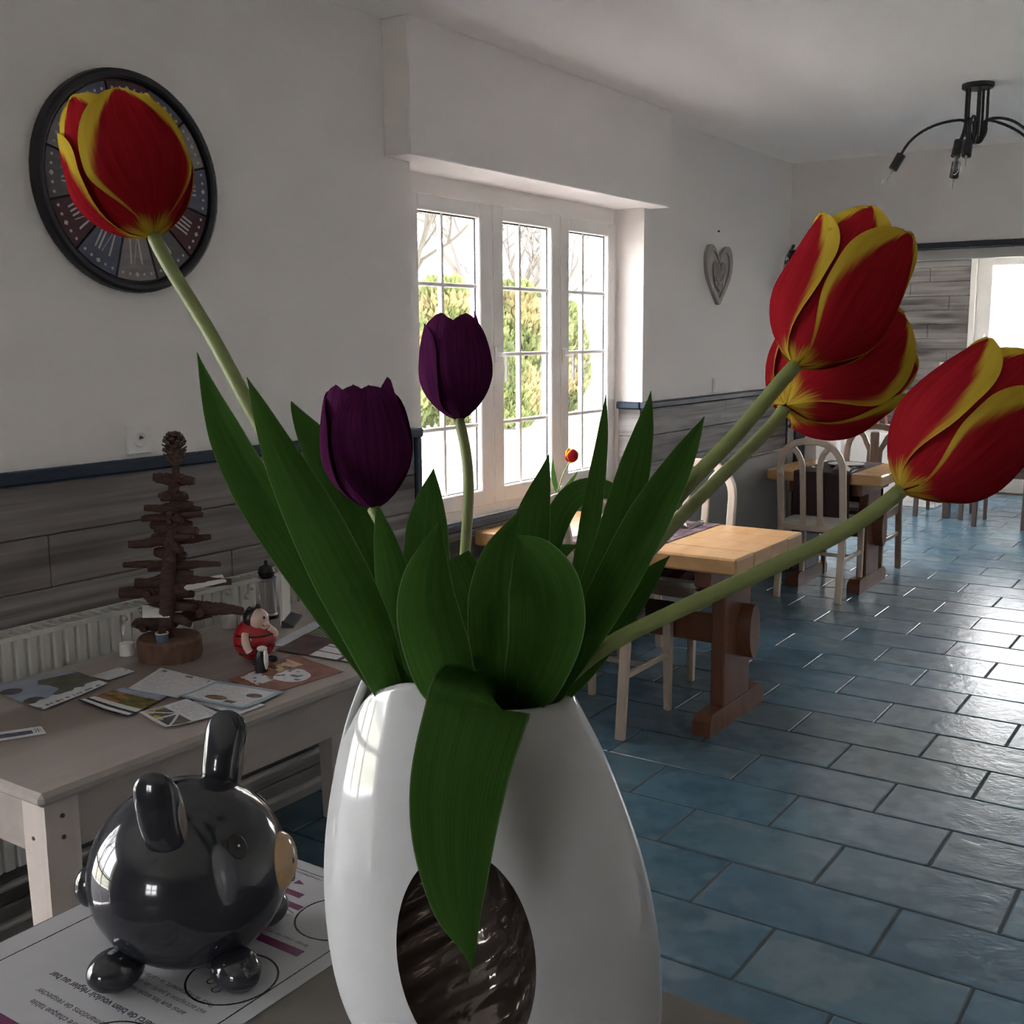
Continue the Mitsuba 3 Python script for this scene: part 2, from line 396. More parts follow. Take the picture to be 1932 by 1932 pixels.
thin('petal_flame', petal_red, 0.35, 0.42)
thin('petal_violet', petal_purple, 0.35, 0.42)
LEAVES = [
    (0, [[0.4469, 0.5291, 1.5727], [0.4447, 0.5173, 1.5511], [0.4405, 0.4984, 1.5256], [0.4394, 0.4728, 1.4933], [0.4399, 0.4454, 1.4621], [0.4378, 0.4126, 1.4302], [0.4338, 0.3795, 1.4007], [0.4461, 0.3705, 1.3676]], [0.0, 0.005, 0.0105, 0.0133, 0.0131, 0.0111, 0.0079, 0.0046], -20, 0.35),
    (0, [[0.4196, 0.4576, 1.5599], [0.4214, 0.4499, 1.542], [0.4224, 0.4352, 1.5139], [0.4235, 0.4161, 1.4836], [0.4249, 0.3988, 1.455], [0.4244, 0.3815, 1.4288], [0.4314, 0.373, 1.3995], [0.4466, 0.3697, 1.3691]], [0.0, 0.0049, 0.0108, 0.0147, 0.0157, 0.0139, 0.0101, 0.0052], 10, 0.3),
    (3, [[0.5031, 0.5096, 1.5415], [0.5026, 0.5052, 1.5356], [0.5007, 0.4886, 1.5182], [0.4983, 0.4663, 1.4901], [0.4861, 0.4411, 1.4646], [0.4725, 0.4177, 1.4378], [0.4518, 0.387, 1.4128], [0.4477, 0.3679, 1.3721]], [0.0, 0.0033, 0.0099, 0.0156, 0.0164, 0.0135, 0.0093, 0.0046], 0, 0.2),
    (3, [[0.45, 0.3935, 1.4906], [0.4495, 0.3899, 1.475], [0.4476, 0.384, 1.457], [0.4446, 0.3772, 1.4365], [0.4406, 0.3683, 1.4154], [0.4487, 0.3651, 1.3724]], [0.0009, 0.0057, 0.0094, 0.0097, 0.0079, 0.004], 25, 0.25),
    (4, [[0.4932, 0.3885, 1.507], [0.4888, 0.3876, 1.4936], [0.4831, 0.3858, 1.4764], [0.4763, 0.3813, 1.4567], [0.4656, 0.3716, 1.4299], [0.4532, 0.3552, 1.4026], [0.4542, 0.3494, 1.3738]], [0.0, 0.0066, 0.0119, 0.0136, 0.0122, 0.0085, 0.0046], 0, 0.15),
    (4, [[0.4481, 0.3501, 1.4865], [0.4371, 0.3452, 1.4756], [0.4216, 0.3374, 1.4628], [0.4116, 0.3298, 1.4471], [0.4117, 0.325, 1.4305], [0.4336, 0.3347, 1.4056], [0.4566, 0.3457, 1.3812], [0.455, 0.343, 1.3659]], [0.0005, 0.0059, 0.0121, 0.016, 0.0165, 0.0135, 0.0085, 0.0046], 8, 0.3),
    (1, [[0.4811, 0.3206, 1.4904], [0.4722, 0.322, 1.4808], [0.4612, 0.3203, 1.4687], [0.452, 0.3164, 1.4514], [0.4469, 0.3137, 1.4335], [0.4466, 0.3123, 1.4144], [0.4648, 0.3236, 1.3874], [0.4622, 0.322, 1.368]], [0.0003, 0.0039, 0.0098, 0.014, 0.014, 0.0113, 0.0079, 0.0039], -10, 0.45),
    (1, [[0.5393, 0.3404, 1.5136], [0.5333, 0.3413, 1.4978], [0.5228, 0.3408, 1.4793], [0.5099, 0.336, 1.4589], [0.4946, 0.3296, 1.4324], [0.4759, 0.3225, 1.4052], [0.4634, 0.3211, 1.3736]], [0.0, 0.0052, 0.0103, 0.0119, 0.0105, 0.0074, 0.0039], 15, 0.2),
    (2, [[0.4697, 0.316, 1.4784], [0.4622, 0.3014, 1.4705], [0.4523, 0.2872, 1.4577], [0.444, 0.2804, 1.4416], [0.4416, 0.2842, 1.4229], [0.4618, 0.3064, 1.3972], [0.4652, 0.3172, 1.3768], [0.4623, 0.3204, 1.3653]], [0.0008, 0.0113, 0.0183, 0.0196, 0.0161, 0.011, 0.0056, 0.0034], -12, 0.35),
    (3, [[0.4698, 0.3566, 1.4628], [0.4711, 0.3517, 1.452], [0.4716, 0.3453, 1.4322], [0.4663, 0.3382, 1.4109], [0.4592, 0.3336, 1.3725]], [0.0086, 0.0109, 0.0115, 0.0091, 0.004], 0, 0.2),
    (2, [[0.58, 0.3258, 1.5465], [0.5722, 0.3234, 1.5294], [0.5577, 0.3193, 1.5028], [0.5387, 0.3134, 1.4779], [0.519, 0.3079, 1.4513], [0.497, 0.3054, 1.4234], [0.4735, 0.3074, 1.3967], [0.4653, 0.3155, 1.3742]], [0.0, 0.0028, 0.0052, 0.0063, 0.0065, 0.0057, 0.0045, 0.0034], 50, 0.2),
    (1, [[0.5682, 0.2899, 1.5496], [0.5601, 0.2895, 1.5315], [0.5465, 0.2888, 1.5088], [0.5298, 0.2881, 1.4828], [0.5107, 0.2888, 1.455], [0.4893, 0.2925, 1.427], [0.4713, 0.301, 1.3984], [0.4659, 0.3126, 1.3717]], [0.0, 0.0051, 0.0092, 0.011, 0.0108, 0.0095, 0.0067, 0.0034], 12, 0.4),
    (2, [[0.5463, 0.2468, 1.538], [0.5379, 0.25, 1.5247], [0.5232, 0.254, 1.5062], [0.5068, 0.2594, 1.4842], [0.4891, 0.2657, 1.4588], [0.4729, 0.2749, 1.4319], [0.4689, 0.293, 1.4005], [0.4668, 0.3098, 1.3719]], [0.0, 0.0048, 0.0091, 0.0118, 0.0116, 0.0097, 0.0071, 0.0034], -15, 0.4),
    (4, [[0.5961, 0.3188, 1.4776], [0.5927, 0.3261, 1.4857], [0.5814, 0.3346, 1.489], [0.565, 0.3398, 1.4855], [0.5493, 0.3413, 1.4724], [0.5294, 0.3379, 1.4523], [0.5048, 0.3311, 1.427], [0.4701, 0.322, 1.395], [0.4625, 0.3239, 1.3734]], [0.0006, 0.0049, 0.0071, 0.0079, 0.0078, 0.0076, 0.0071, 0.0051, 0.0034], 0, 0.1),
    (5, [[0.5441, 0.2647, 1.461], [0.5332, 0.2694, 1.4531], [0.5176, 0.2746, 1.4408], [0.4995, 0.2806, 1.425], [0.4816, 0.2878, 1.408], [0.4726, 0.3002, 1.3895], [0.4659, 0.311, 1.369]], [0.0, 0.0046, 0.008, 0.009, 0.0083, 0.0061, 0.0034], 20, 0.3),
    (5, [[0.5507, 0.3268, 1.4599], [0.541, 0.3361, 1.4552], [0.5243, 0.3437, 1.4463], [0.5026, 0.3439, 1.4288], [0.4743, 0.3335, 1.4038], [0.461, 0.3297, 1.3756]], [0.0, 0.0062, 0.0104, 0.0102, 0.0075, 0.004], 0, 0.1),
    (5, [[0.3612, 0.2689, 1.3056], [0.3621, 0.2703, 1.3152], [0.3618, 0.2747, 1.329], [0.3637, 0.2787, 1.347], [0.3674, 0.2817, 1.3645], [0.3738, 0.2842, 1.3814], [0.3831, 0.2859, 1.3978], [0.3963, 0.2906, 1.4067], [0.4182, 0.3033, 1.4066], [0.4359, 0.3108, 1.4041], [0.457, 0.3198, 1.3927], [0.4651, 0.3223, 1.367]], [0.0, 0.003, 0.01, 0.0154, 0.0192, 0.0217, 0.0227, 0.024, 0.0257, 0.0244, 0.0183, 0.0062], 0, 0.06),
]
TULIPS = [
    ('red', [0.4411, 0.5566, 1.6408], [0.4384, 0.5894, 1.7178], 0.0366, 0.38, [[0.4416, 0.5561, 1.6414], [0.4421, 0.5396, 1.6177], [0.4447, 0.5191, 1.5897], [0.4428, 0.4962, 1.5622], [0.4455, 0.4731, 1.5263], [0.4482, 0.4365, 1.4738], [0.4432, 0.3944, 1.4256], [0.4482, 0.3665, 1.3722]]),
    ('red', [0.5866, 0.2126, 1.5635], [0.6304, 0.1865, 1.6367], 0.0321, 0.75, [[0.5867, 0.2127, 1.5641], [0.5715, 0.2242, 1.5446], [0.5545, 0.2376, 1.5225], [0.534, 0.2538, 1.498], [0.5098, 0.2707, 1.4629], [0.4823, 0.2867, 1.4209], [0.4684, 0.3075, 1.3777]]),
    ('red', [0.6973, 0.258, 1.5355], [0.7759, 0.2248, 1.5731], 0.0433, -0.2, [[0.6969, 0.2585, 1.5348], [0.6818, 0.2668, 1.5173], [0.6513, 0.2787, 1.4957], [0.6146, 0.2901, 1.4726], [0.5548, 0.2979, 1.4429], [0.4991, 0.3, 1.4148], [0.4666, 0.313, 1.3772]]),
    ('purple', [0.4932, 0.4351, 1.4801], [0.4987, 0.4477, 1.5543], 0.0271, 0.2, [[0.4932, 0.4351, 1.4801], [0.4926, 0.422, 1.4623], [0.4906, 0.41, 1.4416], [0.4758, 0.3895, 1.4191], [0.4558, 0.3665, 1.3971], [0.4517, 0.3565, 1.3732]]),
    ('purple', [0.6091, 0.457, 1.5248], [0.6154, 0.4676, 1.5959], 0.0251, 0.6, [[0.6091, 0.457, 1.5248], [0.6047, 0.4478, 1.5009], [0.5937, 0.4384, 1.4738], [0.5681, 0.4226, 1.4434], [0.5318, 0.3962, 1.4157], [0.4822, 0.3554, 1.3951], [0.4591, 0.3353, 1.3751]]),
    ('red', [0.5896, 0.1544, 1.4999], [0.6389, 0.1075, 1.5596], 0.0344, 0.9, [[0.5896, 0.1544, 1.4999], [0.574, 0.1711, 1.4838], [0.5545, 0.1921, 1.4694], [0.5278, 0.2214, 1.4526], [0.5021, 0.2479, 1.4376], [0.4807, 0.27, 1.4233], [0.4713, 0.2896, 1.4033], [0.4688, 0.3078, 1.3805]]),
]
PIG = {'c': [0.4863, 0.6115, 1.2047], 'foot1': [0.431, 0.627, 1.1621], 'foot2': [0.4752, 0.5486, 1.1659], 'foot3': [0.5416, 0.5815, 1.163], 'tail': [0.4482, 0.6721, 1.1884], 'eye': [0.4829, 0.5397, 1.2522], 'snout': [0.5256, 0.5563, 1.2143], 'ear1': [0.4534, 0.59, 1.2765], 'ear2': [0.5352, 0.632, 1.2779]}
TWIGS = [([1.8888, 2.4334, 1.2196], [1.9483, 2.3427, 1.2092], 0.0155), ([1.8876, 2.4211, 1.1695], [1.9334, 2.3567, 1.1801], 0.0113), ([1.8683, 2.4423, 1.1432], [1.9444, 2.3271, 1.1325], 0.0106), ([1.8569, 2.4501, 1.1113], [1.9493, 2.3168, 1.1213], 0.0106), ([1.8655, 2.4323, 1.093], [1.9401, 2.3195, 1.0824], 0.0155), ([1.8327, 2.4683, 1.0488], [1.9488, 2.3, 1.0585], 0.0127), ([1.8641, 2.4149, 1.0233], [1.9102, 2.3441, 1.013], 0.0155), ([1.8085, 2.4865, 0.9863], [1.9617, 2.2633, 0.9956], 0.0106), ([1.8291, 2.4463, 0.9512], [1.9638, 2.2447, 0.9398], 0.0141), ([1.7976, 2.4831, 0.9167], [1.8892, 2.351, 0.9268], 0.0183), ([1.8518, 2.3941, 0.884], [1.9786, 2.2042, 0.8727], 0.0169), ([1.8164, 2.4351, 0.844], [1.923, 2.2808, 0.8538], 0.0155), ([1.8059, 2.4485, 0.8371], [1.8442, 2.3894, 0.8269], 0.0127)]
SCULPTURE = {'base': [1.826, 2.334, 0.75], 'cone': [1.9277, 2.3912, 1.2736], 'coneR': 0.0395}
LEAFLETS = [('landscape', [[1.4, 2.237], [1.606, 2.284], [1.633, 2.468], [1.424, 2.518]]), ('text', [[1.604, 2.211], [1.626, 2.054], [1.764, 2.071], [1.762, 2.286]]), ('photo', [[1.479, 2.224], [1.469, 2.034], [1.622, 2.081], [1.604, 2.226]]), ('text', [[1.62, 2.373], [1.622, 2.306], [1.706, 2.313], [1.707, 2.378]]), ('text', [[1.625, 2.006], [1.618, 1.842], [1.703, 1.844], [1.704, 1.997]]), ('blue', [[1.623, 2.051], [1.644, 1.854], [1.791, 1.87], [1.762, 2.073]]), ('triangles', [[1.498, 2.028], [1.468, 1.9], [1.599, 1.872], [1.627, 2.024]]), ('dark', [[2.04, 2.159], [2.061, 1.907], [2.271, 1.955], [2.307, 2.239]]), ('red', [[1.793, 2.066], [1.751, 1.896], [1.996, 1.873], [2.038, 2.087]]), ('band', [[1.232, 2.215], [1.201, 2.161], [1.318, 2.101], [1.339, 2.153]]), ('plain', [[2.067, 2.212], [2.081, 2.152], [2.32, 2.219], [2.317, 2.291]])]

# ---------------------------------------------------------------- the room
W, H, XF, XB, XR = 2.685, 2.69, 7.24, -4.0, 12.0      # window wall y, ceiling z, far wall x, wall behind x, last wall x of the room beyond
YR = -3.4
WIN = (3.30, 5.165, 2.228)                            # niche of the garden window: x from, to, top
R = 0.15                                              # depth of the niche
DB = (-1.90, 0.15, 0.06, 2.2)                         # glazed garden door in the same wall, left of the picture: x from, to, z from, to
wl = [box(DB[1], WIN[0], W, W + 0.3, 0, H), box(DB[0], DB[1], W, W + 0.3, DB[3], H), box(DB[0], DB[1], W, W + 0.3, 0, DB[2]), box(WIN[1], XF + 0.14, W, W + 0.3, 0, H), box(WIN[0], WIN[1], W, W + 0.3, WIN[2], H),
      box(WIN[0], WIN[1], W + R, W + 0.3, 0, 0.80)]
struct('wall_left', cat(wl), 'wall_paint')
struct('wall_bar_left', box(XB - 0.3, DB[0], W, W + 0.3, 0, H), 'bounce_cut_boarding')
struct('ceiling', box(XB - 0.3, XF + 0.14, YR - 0.3, W + 0.3, H, H + 0.2), 'ceiling_paint')
OPEN = (2.60, -1.9, 2.105)                            # wide opening to the second room: y from, to, top
struct('wall_far', cat(box(XF, XF + 0.14, YR, OPEN[1], 0, H), box(XF, XF + 0.14, OPEN[1], W, OPEN[2] + 0.035, H), box(XF, XF + 0.14, OPEN[0] + 0.012, W, 0, OPEN[2] + 0.035)), 'wall_paint')
# wall behind the camera with a small window
WB = (-0.55, 0.45, 1.05, 2.05)
struct('wall_back', cat(box(XB - 0.3, XB, YR, WB[0], 0, H), box(XB - 0.3, XB, WB[1], W, 0, H), box(XB - 0.3, XB, WB[0], WB[1], WB[3], H), box(XB - 0.3, XB, WB[0], WB[1], 0, WB[2])), 'bounce_cut_boarding')
struct('wall_right', box(1.2, XF, YR - 0.3, YR, 0, H), 'wall_paint')
struct('wall_bar_right', box(XB, 1.2, YR - 0.3, YR, 0, H), 'bounce_cut_boarding')

# floor: each tile in view is a part, the rest of the field one part
struct('floor', box(XB - 0.3, XR + 0.2, YR - 0.3, W + 3.2, -0.12, -0.004), 'grout')
TX, TY, G = 0.295, 0.507, 0.0035


def tile_mesh(x, y):
    x0, x1, y0, y1 = x + G, x + TX - G, y + G, y + TY - G
    b, z = 0.004, 0.0012 * rng.random()
    t = [(x0 + b, y0 + b), (x1 - b, y0 + b), (x1 - b, y1 - b), (x0 + b, y1 - b)]
    s = [(x0, y0), (x1, y0), (x1, y1), (x0, y1)]
    j = [0.0012 * (rng.random() - 0.5) for _ in range(4)]
    v = [(px, py, z - 0.001 + q) for (px, py), q in zip(t, j)] + [(px, py, -0.003) for px, py in s] + [(px, py, -0.01) for px, py in s]
    f = [(0, 1, 2), (0, 2, 3)]
    for k in range(4):
        n = (k + 1) % 4
        f += [(4 + k, 4 + n, n), (4 + k, n, k), (8 + k, 8 + n, 4 + n), (8 + k, 4 + n, 4 + k)]
    return trimesh.Trimesh(np.array(v), f, process=False)


field, near = [], []
for r in range(-5, 30):
    for c in range(-12, 10):
        x, y = 2.999 + r * TX, 1.4895 + (0.2535 if r % 2 else 0) + c * TY
        if x > XR - 0.3 or x < XB + 0.05 or y < YR or y > W + 2.8 or (y + TY > W and x < XF) or (y > OPEN[0] - 0.5 and XF - TX < x < XF + 0.14):
            if not (x < XF and y < W - 0.03 and x > XB):
                continue
        cx, cy = x + TX / 2, y + TY / 2
        m = tile_mesh(x, y)
        if cy + TY / 2 > W - 0.012 and cx < XF:
            m.vertices[:, 1] = np.minimum(m.vertices[:, 1], W - 0.004)
        ratio = cy / max(cx, 0.1)
        (near if (2.0 < cx < 9.2 and 0.08 < ratio < 0.95) else field).append((cx, m))
near.sort(key=lambda q: q[0])
for k, (cx, m) in enumerate(near):
    if k < 290:
        part('floor', 'tile', m, ('tile_one', 'tile_two', 'tile_three')[rng.randrange(3)], smooth=False)
    else:
        field.append((cx, m))
part('floor', 'tile_field', cat([m for _, m in field]), 'tile_one', kind='stuff', smooth=False)

# wainscot of weathered boards, blue rail on top
PL = 0.1425
RAILZ = 1.21


def boards(holder, x0, x1, y, z0, z1, cuts, name='plank', t=0.018, depthdir=-1):
    z, k = z1, 0
    while z > z0 + 0.02:
        lo = max(z - PL, z0)
        xs = [x0] + [c for c in sorted(cuts[k % len(cuts)]) if x0 + 0.1 < c < x1 - 0.1] + [x1]
        for a, b in zip(xs[:-1], xs[1:]):
            part(holder, name, box(a + 0.001, b - 0.001, y + depthdir * (t + 0.001 * rng.random()), y, lo + 0.0012, z - 0.0012, 0.002), 'barn_wall' if rng.random() < 0.6 else 'barn_wall_two', smooth=False)
        z -= PL
        k += 1


boards('wall_left', DB[1] + 0.02, WIN[0] - 0.03, W, 0.10, RAILZ, [[2.62], [1.72], [2.35], [2.0]])
boards('wall_left', WIN[1], XF - 0.001, W, 0.835, RAILZ, [[6.2], [5.7], [6.6]])
boards('wall_left', WIN[0] + 0.02, WIN[1] - 0.02, W + R, 0.02, 0.765, [[4.1], [4.6], [3.9]], t=0.015)
z = RAILZ
while z > 0.05:
    lo = max(z - PL, 0.02)
    part('wall_left', 'plank', box(WIN[1] - 0.018, WIN[1], W + 0.002, W + R - 0.02, lo + 0.0012, z - 0.0012, 0.002), 'barn_wall', smooth=False)
    z -= PL
rail = lambda x0, x1: box(x0, x1, W - 0.042, W, RAILZ, RAILZ + 0.036, 0.007)
struct('trim_1', rail(DB[1] + 0.02, WIN[0] + 0.002), 'blue_rail', 'blue dado rail on the wall left of the window')
struct('trim_2', rail(WIN[1] - 0.03, XF), 'blue_rail', 'blue dado rail on the wall between the window and the corner')
struct('trim_3', box(WIN[1] - 0.03, WIN[1], W + 0.001, W + R - 0.01, RAILZ, RAILZ + 0.036, 0.006), 'blue_rail')
struct('trim_4', box(WIN[0] - 0.03, WIN[0] + 0.004, W - 0.03, W, 0.0, RAILZ, 0.006), 'blue_rail', 'blue corner batten left of the window')
struct('trim_5', box(WIN[0] + 0.01, WIN[1] - 0.03, W + R - 0.045, W + R, 0.765, 0.80, 0.006), 'blue_rail', 'dark blue rail under the window')
struct('baseboard_left', box(DB[1] + 0.02, WIN[0] - 0.03, W - 0.02, W, 0.0, 0.095, 0.004), 'grey_paint')
# grey panel below the boards, right of the window, its top edge rounded at the end
pp = [(WIN[1] + 0.02, 0.0), (XF - 0.05, 0.0), (XF - 0.05, 0.74), (XF - 0.07, 0.79), (XF - 0.12, 0.815), (XF - 0.2, 0.825), (WIN[1] + 0.02, 0.828)]
gm = trimesh.creation.extrude_polygon(Polygon(pp), 0.05)
struct('trim_6', moved(gm, np.array([[1, 0, 0], [0, 0, -1], [0, 1, 0]], float), (0, W, 0)), 'grey_paint', 'grey painted panel under the boards right of the window')

# shutter box above the window
struct('trim_7', box(3.155, 5.22, W - 0.12, W + 0.001, 2.223, H, 0.004), 'box_paint', 'white shutter box above the garden window')

# the garden window: three sashes with bars
YW = W + R


def bars(holder, gx0, gx1, gz0, gz1, vx, hz, y, t=0.012, w=0.017):
    for v in vx:
        part(holder, 'muntin', box(v - w / 2, v + w / 2, y - t, y + t, gz0, gz1, 0.003), 'white_pvc', smooth=False)
    for h in hz:
        part(holder, 'muntin', box(gx0, gx1, y - t - 0.001, y + t + 0.001, h - w / 2, h + w / 2, 0.003), 'white_pvc', smooth=False)


def pane_grid(holder, xs, zs, y, axis='y'):
    for a, b in zip(xs[:-1], xs[1:]):
        for c, d in zip(zs[:-1], zs[1:]):
            q = [(a, y, c), (b, y, c), (b, y, d), (a, y, d)] if axis == 'y' else [(y, a, c), (y, b, c), (y, b, d), (y, a, d)]
            part(holder, 'pane', trimesh.Trimesh(np.array(q, float), [(0, 1, 2), (0, 2, 3)], process=False), 'pane_glass', smooth=False)


def ring_frame(x0, x1, z0, z1, gx0, gx1, gz0, gz1, y0, y1, b=0.004):
    return cat(box(x0, gx0, y0, y1, z0, z1, b), box(gx1, x1, y0, y1, z0, z1, b), box(gx0 - b, gx1 + b, y0, y1, z0, gz0, b), box(gx0 - b, gx1 + b, y0, y1, gz1, z1, b))


labels['window_1'] = {'kind': 'structure', 'label': 'white three-sash garden window with glazing bars'}
part('window_1', 'frame', ring_frame(WIN[0] - 0.02, WIN[1] + 0.01, 0.80, 2.24, 3.44, 5.135, 0.862, 2.135, YW + 0.012, YW + 0.075), 'white_pvc', smooth=False)
ZS = [0.916, 1.2035, 1.508, 1.800, 2.086]
for (sx0, sx1, gx0, gx1, mx) in ((3.445, 4.034, 3.527, 3.945, 3.712), (4.040, 4.600, 4.120, 4.522, 4.288), (4.604, 5.130, 4.680, 5.066, 4.851)):
    s = part('window_1', 'sash', ring_frame(sx0, sx1, 0.845, 2.150, gx0, gx1, ZS[0], ZS[4], YW, YW + 0.06), 'white_pvc', smooth=False)
    bars(s, gx0, gx1, ZS[0], ZS[4], [mx], ZS[1:4], YW + 0.035)
    pane_grid(s, [gx0, mx, gx1], ZS, YW + 0.036)
    part(s, 'gasket', ring_frame(gx0 - 0.003, gx1 + 0.003, ZS[0] - 0.003, ZS[4] + 0.003, gx0 + 0.004, gx1 - 0.004, ZS[0] + 0.004, ZS[4] - 0.006, YW + 0.026, YW + 0.030, 0.001), 'black_plastic', smooth=False)


def window_handle(holder, x, y, z):
    part(holder, 'handle', cat(box(x - 0.014, x + 0.014, y - 0.012, y, z - 0.035, z + 0.035, 0.003), tube([(x, y - 0.01, z), (x, y - 0.05, z)], 0.009, 10),
                               tube([(x - 0.004, y - 0.048, z + 0.004), (x + 0.004, y - 0.05, z - 0.01), (x + 0.005, y - 0.048, z - 0.12)], 0.0095, 10, flat=0.7)), 'white_plastic')


window_handle('window_1', 4.062, YW, 1.508)
window_handle('window_1', 4.632, YW, 1.495)

# ---------------------------------------------------------------- the second room beyond the opening
YL2, YR2, H2 = 3.5, -3.4, 2.69
ADDED_LB = (7.70, 9.40, 0.75, 2.3)
struct('wall_beyond_left', cat(box(XF + 0.14, ADDED_LB[0], YL2, YL2 + 0.2, 0, H2), box(ADDED_LB[1], XR + 0.2, YL2, YL2 + 0.2, 0, H2), box(ADDED_LB[0], ADDED_LB[1], YL2, YL2 + 0.2, ADDED_LB[3], H2), box(ADDED_LB[0], ADDED_LB[1], YL2, YL2 + 0.2, 0, ADDED_LB[2])), 'wall_paint')
struct('wall_beyond_near', box(XF + 0.14, XF + 0.2, W + 0.3, YL2, 0, H2), 'wall_paint')
struct('ceiling_beyond', box(XF + 0.14, XR + 0.3, YR2 - 0.3, YL2 + 0.2, H2, H2 + 0.2), 'ceiling_paint')
FW = (2.50, 0.60, 0.75, 2.39)
struct('wall_beyond_far', cat(box(XR, XR + 0.3, FW[0], YL2, 0, H2), box(XR, XR + 0.3, YR2, FW[1], 0, H2), box(XR, XR + 0.3, FW[1], FW[0], FW[3], H2), box(XR, XR + 0.3, FW[1], FW[0], 0, FW[2])), 'wall_paint')
struct('wall_beyond_right', box(XF + 0.14, XR + 0.2, YR2 - 0.3, YR2, 0, H2), 'wall_paint')
k, z = 0, 2.40
while z > 0.05:
    cuts = [3.32, 2.95, 3.14, 2.75][k % 4]
    for a, b in ((2.555, cuts), (cuts, YL2 - 0.002)):
        part('wall_beyond_far', 'plank', box(XR - 0.02 - 0.002 * rng.random(), XR, a + 0.001, b - 0.001, max(z - 0.1425, 0.02) + 0.001, z - 0.001, 0.003), 'barn_far', smooth=False)
    z -= 0.1425
    k += 1
struct('trim_8', cat(box(XR - 0.045, XR + 0.001, 2.50, 2.552, 0.72, 2.42, 0.004), box(XR - 0.045, XR + 0.001, FW[1], 2.552, FW[3], FW[3] + 0.05, 0.004)), 'white_pvc', 'white casing of the far window')
labels['window_2'] = {'kind': 'structure', 'label': 'white framed far window in the second room'}
part('window_2', 'frame', moved(ring_frame(-FW[0], -FW[1], FW[2], FW[3], -FW[0] + 0.14, -FW[1] - 0.14, FW[2] + 0.13, FW[3] - 0.13, 0, 0.06), np.array([[0, 1, 0], [-1, 0, 0], [0, 0, 1]], float), (XR + 0.02, 0, 0)), 'white_pvc', smooth=False)
pane_grid('window_2', [FW[1] + 0.13, FW[0] - 0.13], [FW[2] + 0.12, FW[3] - 0.12], XR + 0.05, 'x')
part('window_2', 'handle', cat(box(XR - 0.0, XR + 0.02, 2.395, 2.42, 1.53, 1.60, 0.003), tube([(XR - 0.03, 2.407, 1.58), (XR - 0.03, 2.405, 1.45)], 0.01, 8)), 'white_plastic')
# frames and panes of the openings that light the room from outside the picture


def plain_window(n, axis, at, a0, a1, z0, z1, mull):
    key = 'window_%d' % n
    labels[key] = {'kind': 'structure'}
    w = 0.06
    xs = [a0] + list(mull) + [a1]
    P = []
    for v in xs:
        P.append(box(v - w / 2, v + w / 2, at - 0.03, at + 0.03, z0, z1, 0.004))
    for v in (z0, z1, (z0 + z1) / 2):
        P.append(box(a0, a1, at - 0.028, at + 0.028, v - w / 2, v + w / 2, 0.004))
    m = cat(P)
    if axis == 'x':
        m = moved(m, np.array([[0, 1, 0], [1, 0, 0], [0, 0, 1]], float))
        m.invert()
    part(key, 'frame', m, 'white_pvc', smooth=False)
    pane_grid(key, xs, [z0, (z0 + z1) / 2, z1], at, 'x' if axis == 'x' else 'y')


plain_window(3, 'y', W + 0.12, DB[0], DB[1], DB[2], DB[3], [-0.88])
plain_window(4, 'x', XB - 0.15, WB[0], WB[1], WB[2], WB[3], [-0.05])
plain_window(5, 'y', YL2 + 0.1, ADDED_LB[0], ADDED_LB[1], ADDED_LB[2], ADDED_LB[3], [8.35, 8.95])  # added window out of view, put in to brighten the second room

# trim of the opening
struct('trim_9', box(XF - 0.02, XF + 0.15, OPEN[1], OPEN[0] + 0.085, OPEN[2], OPEN[2] + 0.034, 0.004), 'blue_dark', 'dark blue lintel trim over the opening')
post = cat(box(XF - 0.022, XF, W - 0.024, W - 0.001, 0.0, OPEN[2], 0.003), box(XF - 0.022, XF + 0.15, OPEN[0] - 0.008, OPEN[0] + 0.012, 0.0, OPEN[2], 0.003))
struct('trim_10', post, 'blue_dark', 'dark blue battens of the opening post')
struct('trim_11', cat(box(XF + 0.15, XF + 0.2, OPEN[0] - 0.09, OPEN[0], 0.0, 2.3, 0.004), box(XF + 0.15, XF + 0.2, OPEN[1], OPEN[0], OPEN[2] - 0.06, 2.3, 0.004)), 'white_pvc', 'white casing behind the opening')
struct('trim_12', cat(box(XF + 0.2, XR, YL2 - 0.03, YL2, 0.64, 0.67, 0.004), box(XF + 0.2, XR, YL2 - 0.02, YL2, 0.0, 0.64)), 'white_pvc', 'white wainscot of the second room')

# outside
struct('ground', box(-40, 60, -40, 60, -0.35, -0.14), 'lawn')
struct('terrace', box(-6, 7.2, W + 0.3, 6.6, -0.14, -0.06), 'terrace', 'pale terrace outside the garden window')

# ---------------------------------------------------------------- furniture
def to_world(ms, x, y, rot):
    c, s = math.cos(rot), math.sin(rot)
    return moved(ms, np.array([[c, -s, 0], [s, c, 0], [0, 0, 1]]), (x, y, 0))


